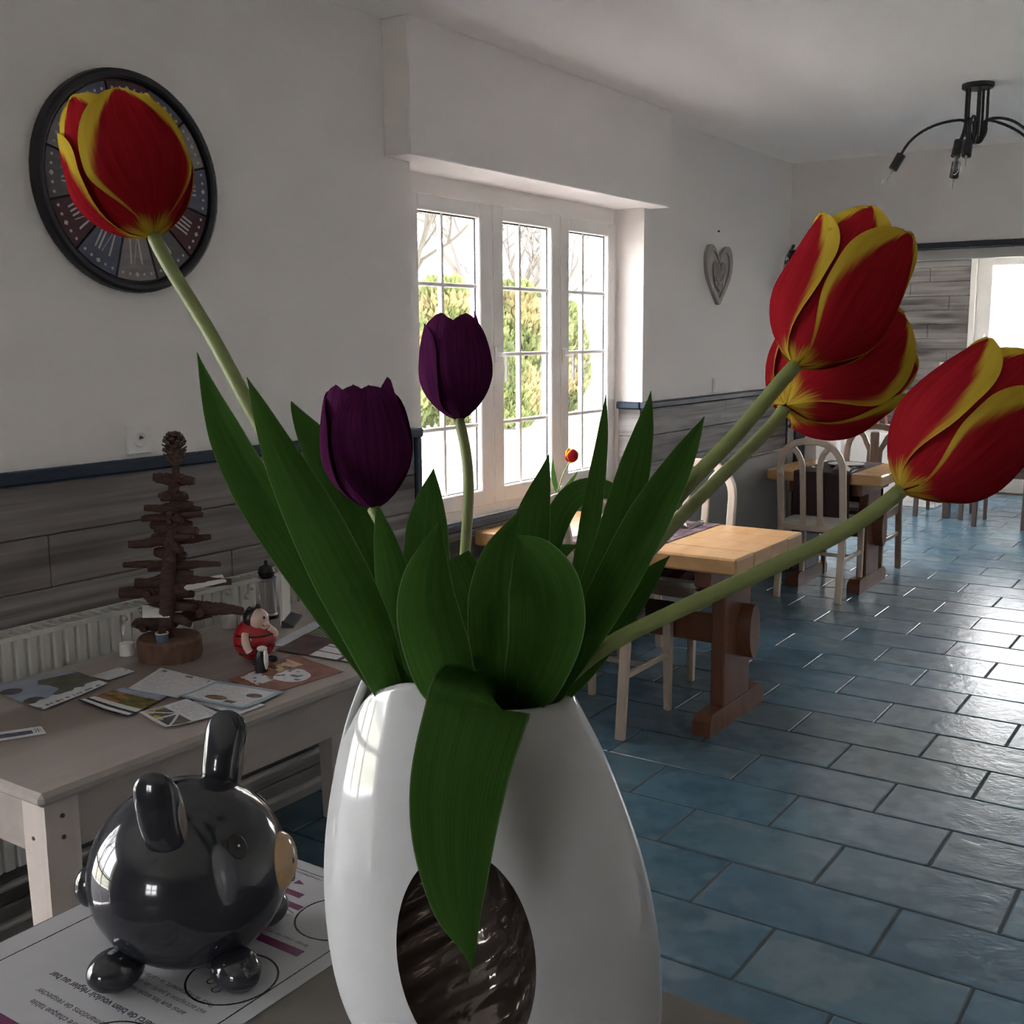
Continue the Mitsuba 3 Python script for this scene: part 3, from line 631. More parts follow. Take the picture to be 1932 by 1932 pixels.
def chair(name, label, x, y, rot, frame, seat, group=None, top=0.985, splat=False, simple=False):
    """Arched-back chair; local +x is where the sitter looks, the rear legs stand at x = 0."""
    t = thing(name, label, 'chair', group)
    put = lambda m: to_world(m, x, y, rot)
    hw, zs = 0.190, 0.80
    lean = lambda z: -0.075 * max(0, (z - 0.42) / 0.56) ** 1.2
    path = [(-0.045 * (1 - z / 0.42) if z < 0.42 else lean(z), hw, z) for z in np.linspace(0, zs, 12)]
    for a in np.linspace(0, math.pi, 17)[1:-1]:
        z = zs + (top - 0.02 - zs) * math.sin(a)
        path.append((lean(z), hw * math.copysign(abs(math.cos(a)) ** 0.8, math.cos(a)), z))
    path += [(p[0], -p[1], p[2]) for p in path[:12][::-1]]
    part(t, 'back_frame', put(sweep_rect(path, 0.026, 0.040, [1, 0, 0])), frame)
    for s in (-1, 1):
        sp = [(lean(z), s * (0.052 if not splat else 0.034), z) for z in np.linspace(0.44, 0.80, 6)]
        sp += [(lean(0.85), s * 0.060, 0.85), (lean(0.89), s * 0.078, 0.89), (lean(0.925), s * 0.108, 0.925)]
        part(t, 'slat', put(sweep_rect(sp, 0.018, 0.034, [1, 0, 0])), frame)
    if splat:
        part(t, 'splat', put(box(-0.04, -0.022, -0.03, 0.03, 0.46, 0.93, 0.006)), frame)
    part(t, 'back_rail', put(box(-0.013, 0.013, -hw, hw, 0.415, 0.455, 0.005)), frame)
    part(t, 'seat', put(hull([(px, py, pz) for px, py in ((0.0, -0.19), (0.0, 0.19), (0.40, 0.215), (0.40, -0.215), (0.42, 0.19), (0.42, -0.19)) for pz in (0.445, 0.468)] +
                            [(px, py, 0.48) for px, py in ((0.03, -0.16), (0.03, 0.16), (0.37, 0.185), (0.37, -0.185))])), seat, 'upholstered seat pad')
    part(t, 'apron', put(cat(box(0.37, 0.392, -0.18, 0.18, 0.385, 0.445, 0.004), box(0.0, 0.38, 0.17, 0.19, 0.385, 0.445, 0.004), box(0.0, 0.38, -0.19, -0.17, 0.385, 0.445, 0.004))), frame)
    for s in (-1, 1):
        part(t, 'leg', put(hull([(0.362 + dx, s * 0.185 + dy, 0.445) for dx in (0, 0.036) for dy in (-0.018, 0.018)] + [(0.372 + dx, s * 0.187 + dy, 0) for dx in (0, 0.026) for dy in (-0.013, 0.013)])), frame)
    if not simple:
        for s in (-1, 1):
            part(t, 'stretcher', put(box(-0.02, 0.375, s * 0.187 - 0.009, s * 0.187 + 0.009, 0.235, 0.262, 0.004)), frame)
        part(t, 'stretcher', put(box(0.17, 0.19, -0.18, 0.18, 0.237, 0.26, 0.004)), frame)
    return t


def trestle_table(name, label, x0, x1, y0, y1, top='pine_top', legm='pine_red'):
    """Thick pine top on two board trestles; y0 is the end in the room, y1 the end by the wall."""
    t = thing(name, label, 'table')
    n, w = 4, (x1 - x0) / 4
    for k in range(n):
        part(t, 'plank', box(x0 + k * w + 0.0004, x0 + (k + 1) * w - 0.0004, y0, y1, 0.685, 0.75, 0.008 if k in (0, n - 1) else 0.002), top, smooth=False)
    xm = (x0 + x1) / 2
    for yy, sg in ((y0 + 0.165, -1), (y1 - 0.165, 1)):
        part(t, 'foot', hull([(xm - 0.28, yy - 0.04, 0), (xm + 0.28, yy - 0.04, 0), (xm - 0.28, yy + 0.04, 0), (xm + 0.28, yy + 0.04, 0)] +
                             [(xm + s * 0.28, yy + d, 0.06) for s in (-1, 1) for d in (-0.04, 0.04)] + [(xm + s * 0.25, yy + d, 0.085) for s in (-1, 1) for d in (-0.034, 0.034)]), legm)
        part(t, 'post', box(xm - 0.135, xm + 0.135, yy - 0.03, yy + 0.03, 0.08, 0.62, 0.006), legm)
        part(t, 'cleat', box(x0 + 0.06, x1 - 0.06, yy - 0.035, yy + 0.035, 0.61, 0.688, 0.006), legm)
        part(t, 'tenon', hull([(xm + 0.05 + 0.055 * math.cos(a), yy + sg * (0.03 + d), 0.37 + 0.115 * math.sin(a)) for a in np.linspace(0, 2 * math.pi, 20) for d in (0, 0.055)]), legm)
    part(t, 'stretcher', box(xm - 0.02, xm + 0.02, y0 + 0.18, y1 - 0.18, 0.31, 0.43, 0.006), legm)
    return t


TA = (3.855, 4.575, 1.600, 2.82)
TB = (6.665, 7.365, 1.860, 2.580)
trestle_table('dining_table', 'honey pine trestle table with patterned runner beside the garden window', *TA)
trestle_table('dining_table', 'honey pine trestle table by the opening, second along the window wall', *TB)


def runner(label, x0, x1, y0, y1, drop, m):
    P = []
    for yy in np.linspace(y0, y1, 14):
        row = [(x0 - 0.012, yy, 0.757 - drop)] + [(x0 - 0.012 - 0.006 * math.sin(9 * yy + zz * 12), yy, zz) for zz in np.linspace(0.75 - drop * 0.8, 0.735, 5)]
        row += [(x0 - 0.006, yy, 0.7505)] + [(xx, yy, 0.7525 + 0.0006 * math.sin(23 * xx + 31 * yy)) for xx in np.linspace(x0 + 0.006, x1 - 0.006, 16)]
        row += [(x1 + 0.006, yy, 0.7505)] + [(x1 + 0.012 + 0.005 * math.sin(8 * yy), yy, zz) for zz in np.linspace(0.735, 0.757 - drop, 5)]
        P.append(row)
    m1, _ = grid(np.array(P))
    return solo('table_runner', m1, m, label, 'table runner', smooth=True)


runner('mottled plum table runner across the table by the window', TA[0], TA[1], 1.975, 2.37, 0.33, 'runner_cloth')
runner('dark brown table runner hanging over the table by the opening', TB[0], TB[1], 2.045, 2.40, 0.36, 'runner_dark')

chair('dining_chair', 'dark backed chair at the near side of the window table, dark leather seat', 3.77, 2.208, 0.0, 'chair_beech', 'seat_leather')
chair('dining_chair', 'pale arched chair behind the window table', 4.97, 2.300, math.pi, 'chair_beech', 'seat_light')
chair('dining_chair', 'pale arched chair with four slats in front of the table by the opening', 6.465, 2.208, 0.0, 'chair_beech', 'seat_light')
chair('dining_chair', 'brown arched chair with central splat, at the far side of the table by the opening', 7.62, 2.195, math.pi, 'chair_brown', 'seat_light', splat=True)

# second room: a dark table with chairs, white buffet, red chairs
t = thing('dark_table', 'dark dining table in the second room, mostly hidden by the tulip', 'table')
part(t, 'top', box(10.0, 11.3, 0.9, 2.25, 0.72, 0.76, 0.006), 'chair_dark')
for a in (10.06, 11.24):
    for b in (0.96, 2.24):
        part(t, 'leg', box(a - 0.03, a + 0.03, b - 0.03, b + 0.03, 0, 0.72, 0.004), 'chair_dark')
for k, (x, y, r) in enumerate(((10.05, 2.30, 0.0), (9.75, 1.75, 0.0), (10.0, 1.32, 0.0))):
    chair('dark_chair', ('dark chair at the near left corner of the dark table in the second room', 'dark chair at the near side of the dark table in the second room, middle one', 'dark chair near the dark table, rightmost at the picture edge',
                         'dark chair at the wall side of the dark table in the second room')[k], x, y, r, 'chair_dark', 'chair_dark', simple=True)
chair('red_chair', 'dark red chair against the grey boards, beside the white buffet', 11.45, 3.20, math.pi + 1.0, 'chair_red', 'chair_red', top=1.0, simple=True)
t = thing('buffet', 'low white buffet along the grey boards in the second room', 'sideboard')
part(t, 'body', box(10.55, 10.93, 2.45, 3.35, 0.0, 0.70, 0.006), 'white_pvc')
part(t, 'top', box(10.52, 10.95, 2.42, 3.38, 0.70, 0.73, 0.006), 'white_pvc')
for k in range(3):
    part(t, 'door', box(10.535, 10.55, 2.47 + k * 0.295, 2.75 + k * 0.295, 0.05, 0.67, 0.003), 'white_pvc', smooth=False)
for k in range(4):
    solo('plate', lathe([(0.0, 0.0), (0.07, 0.0), (0.115, 0.012), (0.117, 0.015), (0.07, 0.005), (0.0, 0.004)], 28, (10.74, 2.66, 0.731 + k * 0.008)), 'porcelain', 'white plate in the stack on the white buffet', 'plate', 'stack of plates on the buffet')

# ---------------------------------------------------------------- settings on the dining tables
def napkin(x, y, z, rot, label):
    pts = []
    for i in range(9):
        row = []
        for j in range(9):
            u, v = i / 8, j / 8
            px, py = (u - 0.5) * 0.16, (v - 0.5) * 0.10
            row.append((px, py, 0.055 * math.exp(-((py + 0.01 * math.sin(u * 9)) / 0.03) ** 2) * (0.45 + 0.55 * u) + 0.006 + 0.004 * math.sin(14 * u + 5 * v)))
        pts.append(row)
    m, _ = grid(np.array(pts))
    solo('napkin', moved(to_world(m, 0, 0, rot), None, (x, y, z)), 'napkin_white', label, 'napkin', smooth=True)


def cutlery(kind, x, y, z, rot, label):
    if kind == 'fork':
        m = cat(sweep_rect([(0, 0, 0.002), (0.06, 0, 0.003), (0.125, 0, 0.006), (0.145, 0, 0.004)], [0.009, 0.006, 0.006, 0.018], 0.0022, [0, 1, 0]),
                *[box(0.144, 0.19, d - 0.0016, d + 0.0016, 0.003, 0.005) for d in (-0.0075, -0.0025, 0.0025, 0.0075)])
    else:
        m = sweep_rect([(0, 0, 0.002), (0.08, 0, 0.003), (0.1, 0, 0.003), (0.16, 0.002, 0.003), (0.2, 0.004, 0.002)], [0.012, 0.011, 0.016, 0.019, 0.004], 0.003, [0, 1, 0])
    solo(kind, moved(to_world(m, 0, 0, rot), None, (x, y, z)), 'steel', label, kind)


def wine_glass(x, y, z, h, label):
    t = thing('wine_glass', label, 'glass')
    part(t, 'bowl', lathe([(0.004, 0.45 * h), (0.024, 0.52 * h), (0.034, 0.68 * h), (0.033, 0.85 * h), (0.028, h)], 28, (x, y, z)), 'thin_glass')
    part(t, 'stem', lathe([(0.0, 0.003), (0.032, 0.003), (0.032, 0.0045), (0.005, 0.012), (0.004, 0.45 * h), (0, 0.45 * h)], 24, (x, y, z)), 'thin_glass')


ZT = 0.7535
napkin(4.42, 2.13, ZT, 0.5, 'white folded napkin on the runner of the window table, far side')
cutlery('fork', 4.40, 2.055, ZT, 0.1, 'steel fork on the plum runner, far side of the window table')
cutlery('knife', 4.36, 2.03, ZT, 0.12, 'steel knife on the plum runner, far side of the window table')
napkin(4.05, 2.13, ZT, 3.4, 'white folded napkin on the runner of the window table, near side')
wine_glass(4.10, 2.32, ZT, 0.17, 'stemmed glass on the near side of the window table')
napkin(6.80, 2.14, ZT, 3.3, 'white napkin on the dark runner behind the pale slatted chair')
cutlery('knife', 6.72, 2.06, ZT, 0.1, 'steel knife at the edge of the dark runner')
wine_glass(6.93, 2.20, ZT, 0.16, 'stemmed glass at the middle of the dark runner')
wine_glass(6.98, 2.13, ZT, 0.13, 'short glass on the dark runner nearest the orange tulip')
wine_glass(6.86, 2.36, ZT, 0.17, 'stemmed glass at the wall end of the dark runner')
solo('plate', lathe([(0.0, 0.0), (0.07, 0.0), (0.11, 0.014), (0.112, 0.017), (0.07, 0.005), (0.0, 0.004)], 30, (7.06, 2.20, ZT)), 'porcelain', 'white plate on the far side of the dark runner', 'plate')

# tulip in a bottle on the window table
def petal_points(length, rad, th, wmax, lift=0.0, seed=0, nu=17, nv=26, tipr=0.72, inner=1.0):
    g = np.random.default_rng(seed)
    ph = g.random(4) * 6.28
    P = np.zeros((nv, nu, 3))
    for a, s in enumerate(np.linspace(0, 1, nv)):
        v = 1 - (1 - s) ** 1.35
        prof = (math.sin(min(1, v / 0.48) * math.pi / 2)) ** 0.62 if v < 0.48 else 1 - (1 - tipr) * ((v - 0.48) / 0.52) ** 1.9
        r = max(rad * inner * prof, 0.0012)
        k = 0.58
        width = wmax * (0.45 + 0.55 * math.sin(min(1, v / 0.45) * math.pi / 2)) * (1 if v < k else max(0.0, 1 - ((v - k) / (1 - k)) ** 2.3) ** 0.5)
        width = max(width, 0.04)
        for b, u in enumerate(np.linspace(-1, 1, nu)):
            w = u * width
            rr = r * (1 + 0.035 * u * u * (0.3 + v) + 0.02 * math.sin(6 * v + ph[0]) * u * abs(u)) + lift * max(0, v - 0.6) ** 1.3
            zz = length * (v - 0.02 * u * u * v * v + 0.012 * math.sin(7 * v + ph[2]) * u * abs(u)) + 0.006 * length * math.sin(8 * u + ph[1]) * v ** 5
            ridge = 1 - 0.018 * math.exp(-(u / 0.10) ** 2) * v
            P[a, b] = (rr * ridge * math.cos(th + w), rr * ridge * math.sin(th + w), zz)
    return P


def tulip_head(t, base, tip, rad, spin, m, seed, wide=1.0, taper=0.0):
    base, tip = np.array(base), np.array(tip)
    L = np.linalg.norm(tip - base)
    view = base - EYE
    M = basis(tip - base, -view)
    g = np.random.default_rng(seed)
    for k in range(6):
        outer = k < 3
        th = spin + (k % 3) * 2 * math.pi / 3 + (0 if outer else math.pi / 3) + 0.1 * (g.random() - 0.5)
        P = petal_points(L * (0.95 if outer else 1.0) * (0.96 + 0.08 * g.random()), rad, th, wide if outer else wide * 0.95, 0.012 * g.random() * (1 if outer else 0.3), seed * 9 + k, tipr=(0.62 if outer else 0.66) + taper, inner=1.0 if outer else 0.90)
        P = P @ M.T + base
        mesh, uv = grid(P)
        part(t, 'petal', mesh, m, smooth=True, uv=uv)


def leaf_mesh(pts, widths, roll, cup, nv=40, nu=11, flutter=0.0, seed=0):
    p = np.array(pts); n = len(p)
    d = np.r_[0, np.cumsum(np.linalg.norm(np.diff(p, axis=0), axis=1))]
    s = np.linspace(0, d[-1], nv)
    C = CubicSpline(d, p)(s)
    Wd = np.maximum(np.interp(s, d, widths), 0.0002)
    ker = np.array([1, 2, 3, 2, 1]) / 9.0
    Wd[2:-2] = np.convolve(Wd, ker, 'valid')
    Tn = np.gradient(C, axis=0); Tn /= np.linalg.norm(Tn, axis=1, keepdims=True)
    P = np.zeros((nv, nu, 3))
    for k in range(nv):
        nrm = EYE - p.mean(0)
        nrm = nrm - Tn[k] * (nrm @ Tn[k]); nrm /= np.linalg.norm(nrm)
        side = np.cross(Tn[k], nrm)
        a = math.radians(roll)
        S = math.cos(a) * side + math.sin(a) * nrm
        N = -math.sin(a) * side + math.cos(a) * nrm
        w = Wd[k] / max(0.5, math.cos(a))
        for b, u in enumerate(np.linspace(-1, 1, nu)):
            P[k, b] = C[k] + S * w * u * (1 - 0.10 * cup * u * u) + N * w * cup * (abs(u) ** 1.6) + N * flutter * w * math.sin(7 * k / nv * 2 + 3 * u + seed) * abs(u)
    return grid(P)


bt = thing('bottle_vase', 'small clear bottle vase on the window table', 'vase')
part(bt, 'body', lathe([(0.0, 0.0), (0.026, 0.0), (0.028, 0.01), (0.028, 0.085), (0.012, 0.12), (0.011, 0.15), (0.014, 0.155)], 24, (4.30, 2.66, 0.751)), 'thin_glass')
t = thing('tulip', 'small orange and yellow tulip in the bottle on the window table, against the window', 'tulip')
part(t, 'stem', tube([(4.30, 2.66, 0.77), (4.30, 2.66, 0.88), (4.335, 2.655, 0.96), (4.385, 2.65, 1.01)], 0.0032, 8, 14), 'stem_green')
tulip_head(t, (4.385, 2.65, 1.005), (4.404, 2.65, 1.068), 0.033, 0.3, 'petal_flame', 91)
for pts, w in (([(4.30, 2.66, 0.86), (4.29, 2.68, 0.95), (4.30, 2.69, 1.03)], [0.008, 0.013, 0.001]), ([(4.305, 2.655, 0.86), (4.34, 2.63, 0.91), (4.39, 2.61, 0.97)], [0.007, 0.012, 0.001])):
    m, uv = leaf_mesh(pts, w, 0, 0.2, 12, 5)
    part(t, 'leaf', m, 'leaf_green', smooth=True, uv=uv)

# ---------------------------------------------------------------- side table by the radiator
LT = (1.115, 2.62, 1.815, 2.525)
t = thing('side_table', 'white-washed wooden table with leaflets, in front of the radiator', 'table')
part(t, 'top', box(LT[0], LT[1], LT[2], LT[3], 0.722, 0.75, 0.009), 'washed_table')
AI = 0.022
part(t, 'apron', box(LT[0] + 0.08, LT[1] - 0.08, LT[2] + AI, LT[2] + AI + 0.022, 0.612, 0.722), 'washed_table')
part(t, 'apron', box(LT[0] + 0.08, LT[1] - 0.08, LT[3] - AI - 0.022, LT[3] - AI, 0.612, 0.722), 'washed_table')
part(t, 'apron', box(LT[0] + AI, LT[0] + AI + 0.022, LT[2] + 0.08, LT[3] - 0.08, 0.612, 0.722), 'washed_table')
part(t, 'apron', box(LT[1] - AI - 0.022, LT[1] - AI, LT[2] + 0.08, LT[3] - 0.08, 0.612, 0.722), 'washed_table')
for a, sx in ((LT[0] + 0.018, 1), (LT[1] - 0.018, -1)):
    for b, sy in ((LT[2] + 0.018, 1), (LT[3] - 0.018, -1)):
        lg = part(t, 'leg', hull([(a + sx * dx, b + sy * dy, zz) for dx in (0, 0.072) for dy in (0, 0.072) for zz in (0.722, 0.60)] + [(a + sx * dx, b + sy * dy, 0.0) for dx in (0.004, 0.052) for dy in (0.004, 0.052)]), 'washed_leg')
for dx, dz in ((0.036, 0.688), (0.036, 0.645)):
    part(t, 'dowel', tube([(LT[0] + 0.018 + dx, LT[2] + 0.016, dz), (LT[0] + 0.018 + dx, LT[2] + 0.022, dz)], 0.0045, 10), 'dowel')
part(t, 'dowel', tube([(LT[0] + 0.0165, LT[2] + 0.06, 0.645), (LT[0] + 0.022, LT[2] + 0.06, 0.645)], 0.004, 10), 'dowel')

# radiator and heating pipes
t = thing('radiator', 'white ribbed radiator on the boarded wall behind the side table', 'radiator')
x0, x1, pitch = 0.75, 3.02, 0.0355
prof = []
nr = int((x1 - x0) / pitch)
for k in range(nr):
    q = x0 + k * pitch
    prof += [(q, 2.566), (q + 0.004, 2.5575), (q + 0.010, 2.5555), (q + 0.0255, 2.5555), (q + 0.0315, 2.5575)]
prof.append((x0 + nr * pitch, 2.566))
outline = prof + [(x0 + nr * pitch, 2.585), (x0, 2.585)]
part(t, 'panel', moved(trimesh.creation.extrude_polygon(Polygon(outline), 0.59), None, (0, 0, 0.245)), 'radiator_white', smooth=False)
part(t, 'back_panel', box(x0, x1, 2.62, 2.64, 0.245, 0.835, 0.004), 'radiator_white')
part(t, 'top_grille', cat(box(x0, x1, 2.556, 2.562, 0.835, 0.848, 0.001), box(x0, x1, 2.634, 2.64, 0.835, 0.848, 0.001), *[box(x0 + 0.01 + 0.03 * k, x0 + 0.016 + 0.03 * k, 2.556, 2.64, 0.835, 0.846) for k in range(int((x1 - x0) / 0.03))]), 'radiator_white', smooth=False)
for zz, yy in ((0.185, 2.60), (0.082, 2.60)):
    struct_key = solo('heating_pipe', tube([(DB[1] + 0.04, yy, zz), (3.0, yy, zz), (3.12, yy, zz + 0.004)], 0.011, 10), 'pipe_grey', ('upper' if zz > 0.1 else 'lower') + ' grey heating pipe running along the wall under the radiator', 'pipe')

# sockets
def socket(x, z, label, y=W, w=0.085):
    t = thing('wall_socket', label, 'socket')
    part(t, 'plate', box(x - w / 2, x + w / 2, y - 0.011, y, z - w / 2, z + w / 2, 0.004), 'white_plastic')
    part(t, 'well', moved(lathe([(0.0, 0.0), (0.019, 0.0), (0.021, 0.003), (0.021, 0.0), (0.0, -0.002)], 24), np.array([[1, 0, 0], [0, 0, -1], [0, 1, 0]], float), (x, y - 0.0115, z)), 'white_plastic')
    part(t, 'hole', cat(*[tube([(x + d, y - 0.016, z + e), (x + d, y - 0.0155, z + e)], 0.0032, 8) for d, e in ((0, 0.009), (0.006, 0.006), (-0.002, 0.004))]), 'black_plastic')


socket(2.035, 1.298, 'white wall socket just above the blue rail, left of the window')
t = thing('wall_switch', 'small white switch above the blue rail, between window and corner', 'switch')
part(t, 'plate', box(6.04, 6.115, W - 0.01, W, 1.255, 1.34, 0.003), 'wall_paint')
part(t, 'rocker', box(6.055, 6.10, W - 0.014, W - 0.009, 1.27, 1.325, 0.002), 'wall_paint')
t = thing('wall_socket', 'white socket on the grey boards of the second room', 'socket')
part(t, 'plate', box(XR - 0.035, XR - 0.02, 2.72, 2.81, 1.215, 1.305, 0.004), 'white_plastic')
part(t, 'well', moved(lathe([(0.0, 0.0), (0.022, 0.0), (0.025, 0.004), (0.0, 0.002)], 20), np.array([[0, 0, -1], [1, 0, 0], [0, -1, 0]], float), (XR - 0.0355, 2.765, 1.26)), 'pipe_grey')

# ---------------------------------------------------------------- wall clock
WALL = np.array([[1, 0, 0], [0, 0, -1], [0, 1, 0]], float)      # (x, y, z) -> (x, -z, y): a sheet becomes upright, facing the room
CX, CZ, CR = 2.052, 2.014, 0.300
t = thing('wall_clock', 'large round wall clock with segmented wooden dial and Roman numerals', 'clock')


def sector(r0, r1, a0, a1, n=10, inset=0.0):
    a = np.linspace(a0, a1, n)
    o = [(r1 * math.sin(x), r1 * math.cos(x)) for x in a]
    i = [(r0 * math.sin(x), r0 * math.cos(x)) for x in a[::-1]]
    pl = Polygon(o + i)
    return pl.buffer(-inset) if inset else pl


def on_clock(m, out):
    return moved(m, WALL, (CX, W - out, CZ))


prof = [(0.268, 0.0), (0.300, 0.0), (0.302, 0.012), (0.299, 0.028), (0.291, 0.033), (0.281, 0.033), (0.275, 0.028), (0.2735, 0.015), (0.268, 0.015)]
part(t, 'rim', on_clock(lathe(prof + [prof[0]], 96), 0.001), 'clock_rim')
part(t, 'backing', on_clock(trimesh.creation.extrude_polygon(sector(0.0005, 0.268, 0, 2 * math.pi - 1e-4, 80), 0.012), 0.001), 'clock_rim')
cols = ['clock_burgundy', 'clock_slate', 'clock_grey', 'clock_blue', 'clock_burgundy', 'clock_slate', 'clock_grey', 'clock_blue', 'clock_burgundy', 'clock_slate', 'clock_grey', 'clock_blue']
nums = ['XII', 'I', 'II', 'III', 'IIII', 'V', 'VI', 'VII', 'VIII', 'IX', 'X', 'XI']


def roman(s, h):
    """A slender Roman numeral of thick and thin strokes, centred."""
    bar = lambda x0, x1, w: hull([(x + sg * w / 2, y, zz) for x, y in ((x0, -h / 2), (x1, h / 2)) for sg in (-1, 1) for zz in (0, 0.0006)])
    out, x = [], 0.0
    for ch in s:
        if ch == 'I':
            out.append(bar(x + 0.003, x + 0.003, 0.0052)); x += 0.0125
        else:
            w = 0.026
            out += [bar(x + (w / 2 if ch == 'V' else w), x, 0.0056), bar(x + (w / 2 if ch == 'V' else 0), x + w, 0.0022)]; x += w + 0.008
    m = cat(out)
    m.apply_translation((-(m.bounds[0][0] + m.bounds[1][0]) / 2, 0, 0))
    return m


for k in range(12):
    a = k * math.pi / 6
    part(t, 'segment', on_clock(trimesh.creation.extrude_polygon(sector(0.05, 0.271, a - math.pi / 12, a + math.pi / 12, 10, 0.0034), 0.008), 0.013), cols[k])
    m = roman(nums[k], 0.088)
    m.apply_transform(trimesh.transformations.rotation_matrix(-a, [0, 0, 1]))
    m.apply_translation((0.178 * math.sin(a), 0.178 * math.cos(a), 0))
    part(t, 'numeral', on_clock(m, 0.0212), 'clock_print', smooth=False)
    for q in range(5):
        b = a + (q - 2) * math.pi / 30 * 0.92
        r, s = 0.250, (0.0042 if q != 2 else 0.0075)
        dm = trimesh.creation.cylinder(s, 0.0006, sections=10 if q != 2 else 4)
        if q == 2:
            dm.apply_transform(trimesh.transformations.rotation_matrix(-a, [0, 0, 1]))
        dm.apply_translation((r * math.sin(b), r * math.cos(b), 0.0003))
        part(t, 'minute_dot', on_clock(dm, 0.0212), 'clock_print', smooth=False)
for L, w, a in ((0.12, 0.008, 2.4), (0.16, 0.006, 0.45)):
    hm = box(-w / 2, w / 2, -0.02, L, 0, 0.002)
    hm.apply_transform(trimesh.transformations.rotation_matrix(-a, [0, 0, 1]))
    part(t, 'hand', on_clock(hm, 0.024), 'clock_rim', smooth=False)

# ---------------------------------------------------------------- heart on the wall
def heart_poly(sx, sz, n=60):
    pts = []
    for a in np.linspace(0, 2 * math.pi, n, endpoint=False):
        x = math.copysign(abs(math.sin(a)) ** 2.0, math.sin(a))
        y = (13 * math.cos(a) - 5 * math.cos(2 * a) - 2 * math.cos(3 * a) - math.cos(4 * a)) / 16
        pts.append((sx * x, sz * (y + 0.1)))
    pl = Polygon(pts).buffer(0)
    return pl.buffer(-0.12 * sx).buffer(0.12 * sx)


hx, hz = 6.068, 1.935
t = thing('wooden_heart', 'carved grey wooden heart hanging on the wall above the switch', 'heart')
outer, mid, inner = heart_poly(0.182, 0.190), heart_poly(0.140, 0.148), heart_poly(0.086, 0.094)
put = lambda pl, th, out, dz=0.0: moved(trimesh.creation.extrude_polygon(pl, th), WALL, (hx, W - out, hz + dz))
part(t, 'rim', put(outer.difference(mid), 0.022, 0.001), 'heart_rim')
part(t, 'field', put(mid, 0.012, 0.001), 'heart_field')
part(t, 'inner_heart', put(inner, 0.010, 0.012, -0.012), 'heart_inner')
for k, c in enumerate(([(-0.045, 0.03), (-0.02, 0.045), (-0.015, 0.0), (-0.05, -0.03), (-0.01, -0.05)], [(0.05, 0.035), (0.02, 0.02), (-0.012, -0.02), (-0.03, -0.045)], [(0.055, 0.0), (0.03, -0.04), (-0.005, -0.062), (0.015, -0.04)])):
    part(t, 'carving', tube([(hx + a, W - 0.023, hz + b) for a, b in c], 0.005, 6, 16), 'heart_carving')
for sgn in (-1, 1):
    part(t, 'slot', moved(trimesh.creation.extrude_polygon(Polygon([(sgn * 0.062, -0.015), (sgn * 0.072, -0.02), (sgn * 0.055, -0.075), (sgn * 0.046, -0.07)]), 0.001), WALL, (hx, W - 0.0225, hz)), 'ink')
solo('picture_nail', tube([(6.075, W, 2.175), (6.075, W - 0.012, 2.177)], 0.004, 8), 'black_metal', 'small nail in the wall above the wooden heart', 'nail')

# ---------------------------------------------------------------- ceiling lamp
lx, ly = 5.483, 1.184
t = thing('ceiling_lamp', 'black spider ceiling lamp with bare clear bulbs', 'lamp')
part(t, 'ceiling_plate', lathe([(0.0, 0.0), (0.062, 0.0), (0.068, 0.006), (0.068, 0.022), (0.0, 0.022)], 36, (lx, ly, H - 0.022)), 'black_metal')
e1, e2 = np.array([0.561, -0.828, 0]), np.array([0.83, 0.557, 0])
arms = [(-0.315, 0.06, -0.305, -150), (-0.10, -0.07, -0.268, -60), (-0.135, -0.26, -0.30, -100), (0.245, -0.10, -0.30, -20), (0.33, 0.12, -0.28, 30), (0.05, 0.34, -0.30, 90)]
for k, (u, w, dz, deg) in enumerate(arms):
    end = np.array([lx, ly, H]) + u * e1 + w * e2 + np.array([0, 0, dz])
    h = math.hypot(u, w); d = (u * e1 + w * e2) / h
    s = 0.045
    a0 = np.array([lx, ly, H - 0.02]) - d * s
    pth = [a0, a0 + [0, 0, -0.10], a0 + np.array([0, 0, -0.19]) + d * 0.005, np.array([lx, ly, H - 0.255]) - d * 0.01, np.array([lx, ly, H - 0.22]) + d * 0.04, np.array([lx, ly, H - 0.165]) + d * 0.045,
           np.array([lx, ly, H - 0.155]) + d * (0.10 if h > 0.2 else 0.07), np.array([lx, ly, H - 0.19]) + d * h * 0.68, end]
    am = part(t, 'arm', tube(pth, 0.0062, 8, 60), 'black_metal')
    dirn = end - pth[-2]; dirn = dirn / np.linalg.norm(dirn) * 0.75 + np.array([0, 0, -0.35]); dirn /= np.linalg.norm(dirn)
    part(am, 'socket', tube([end - dirn * 0.012, end + dirn * 0.062], 0.0205, 18), 'black_metal')
    q = basis(dirn)
    part(am, 'bulb', moved(lathe([(0.012, 0.058), (0.017, 0.075), (0.0295, 0.105), (0.029, 0.122), (0.018, 0.14), (0.0, 0.146)], 22), q, end), 'thin_glass', smooth=True)
    part(am, 'filament', moved(cat(tube([(0, 0, 0.06), (0.004, 0, 0.10), (-0.004, 0.003, 0.118), (0, 0, 0.06)], 0.0013, 6, 16), tube([(0, 0, 0.055), (0, 0, 0.085)], 0.004, 8)), q, end), 'filament')

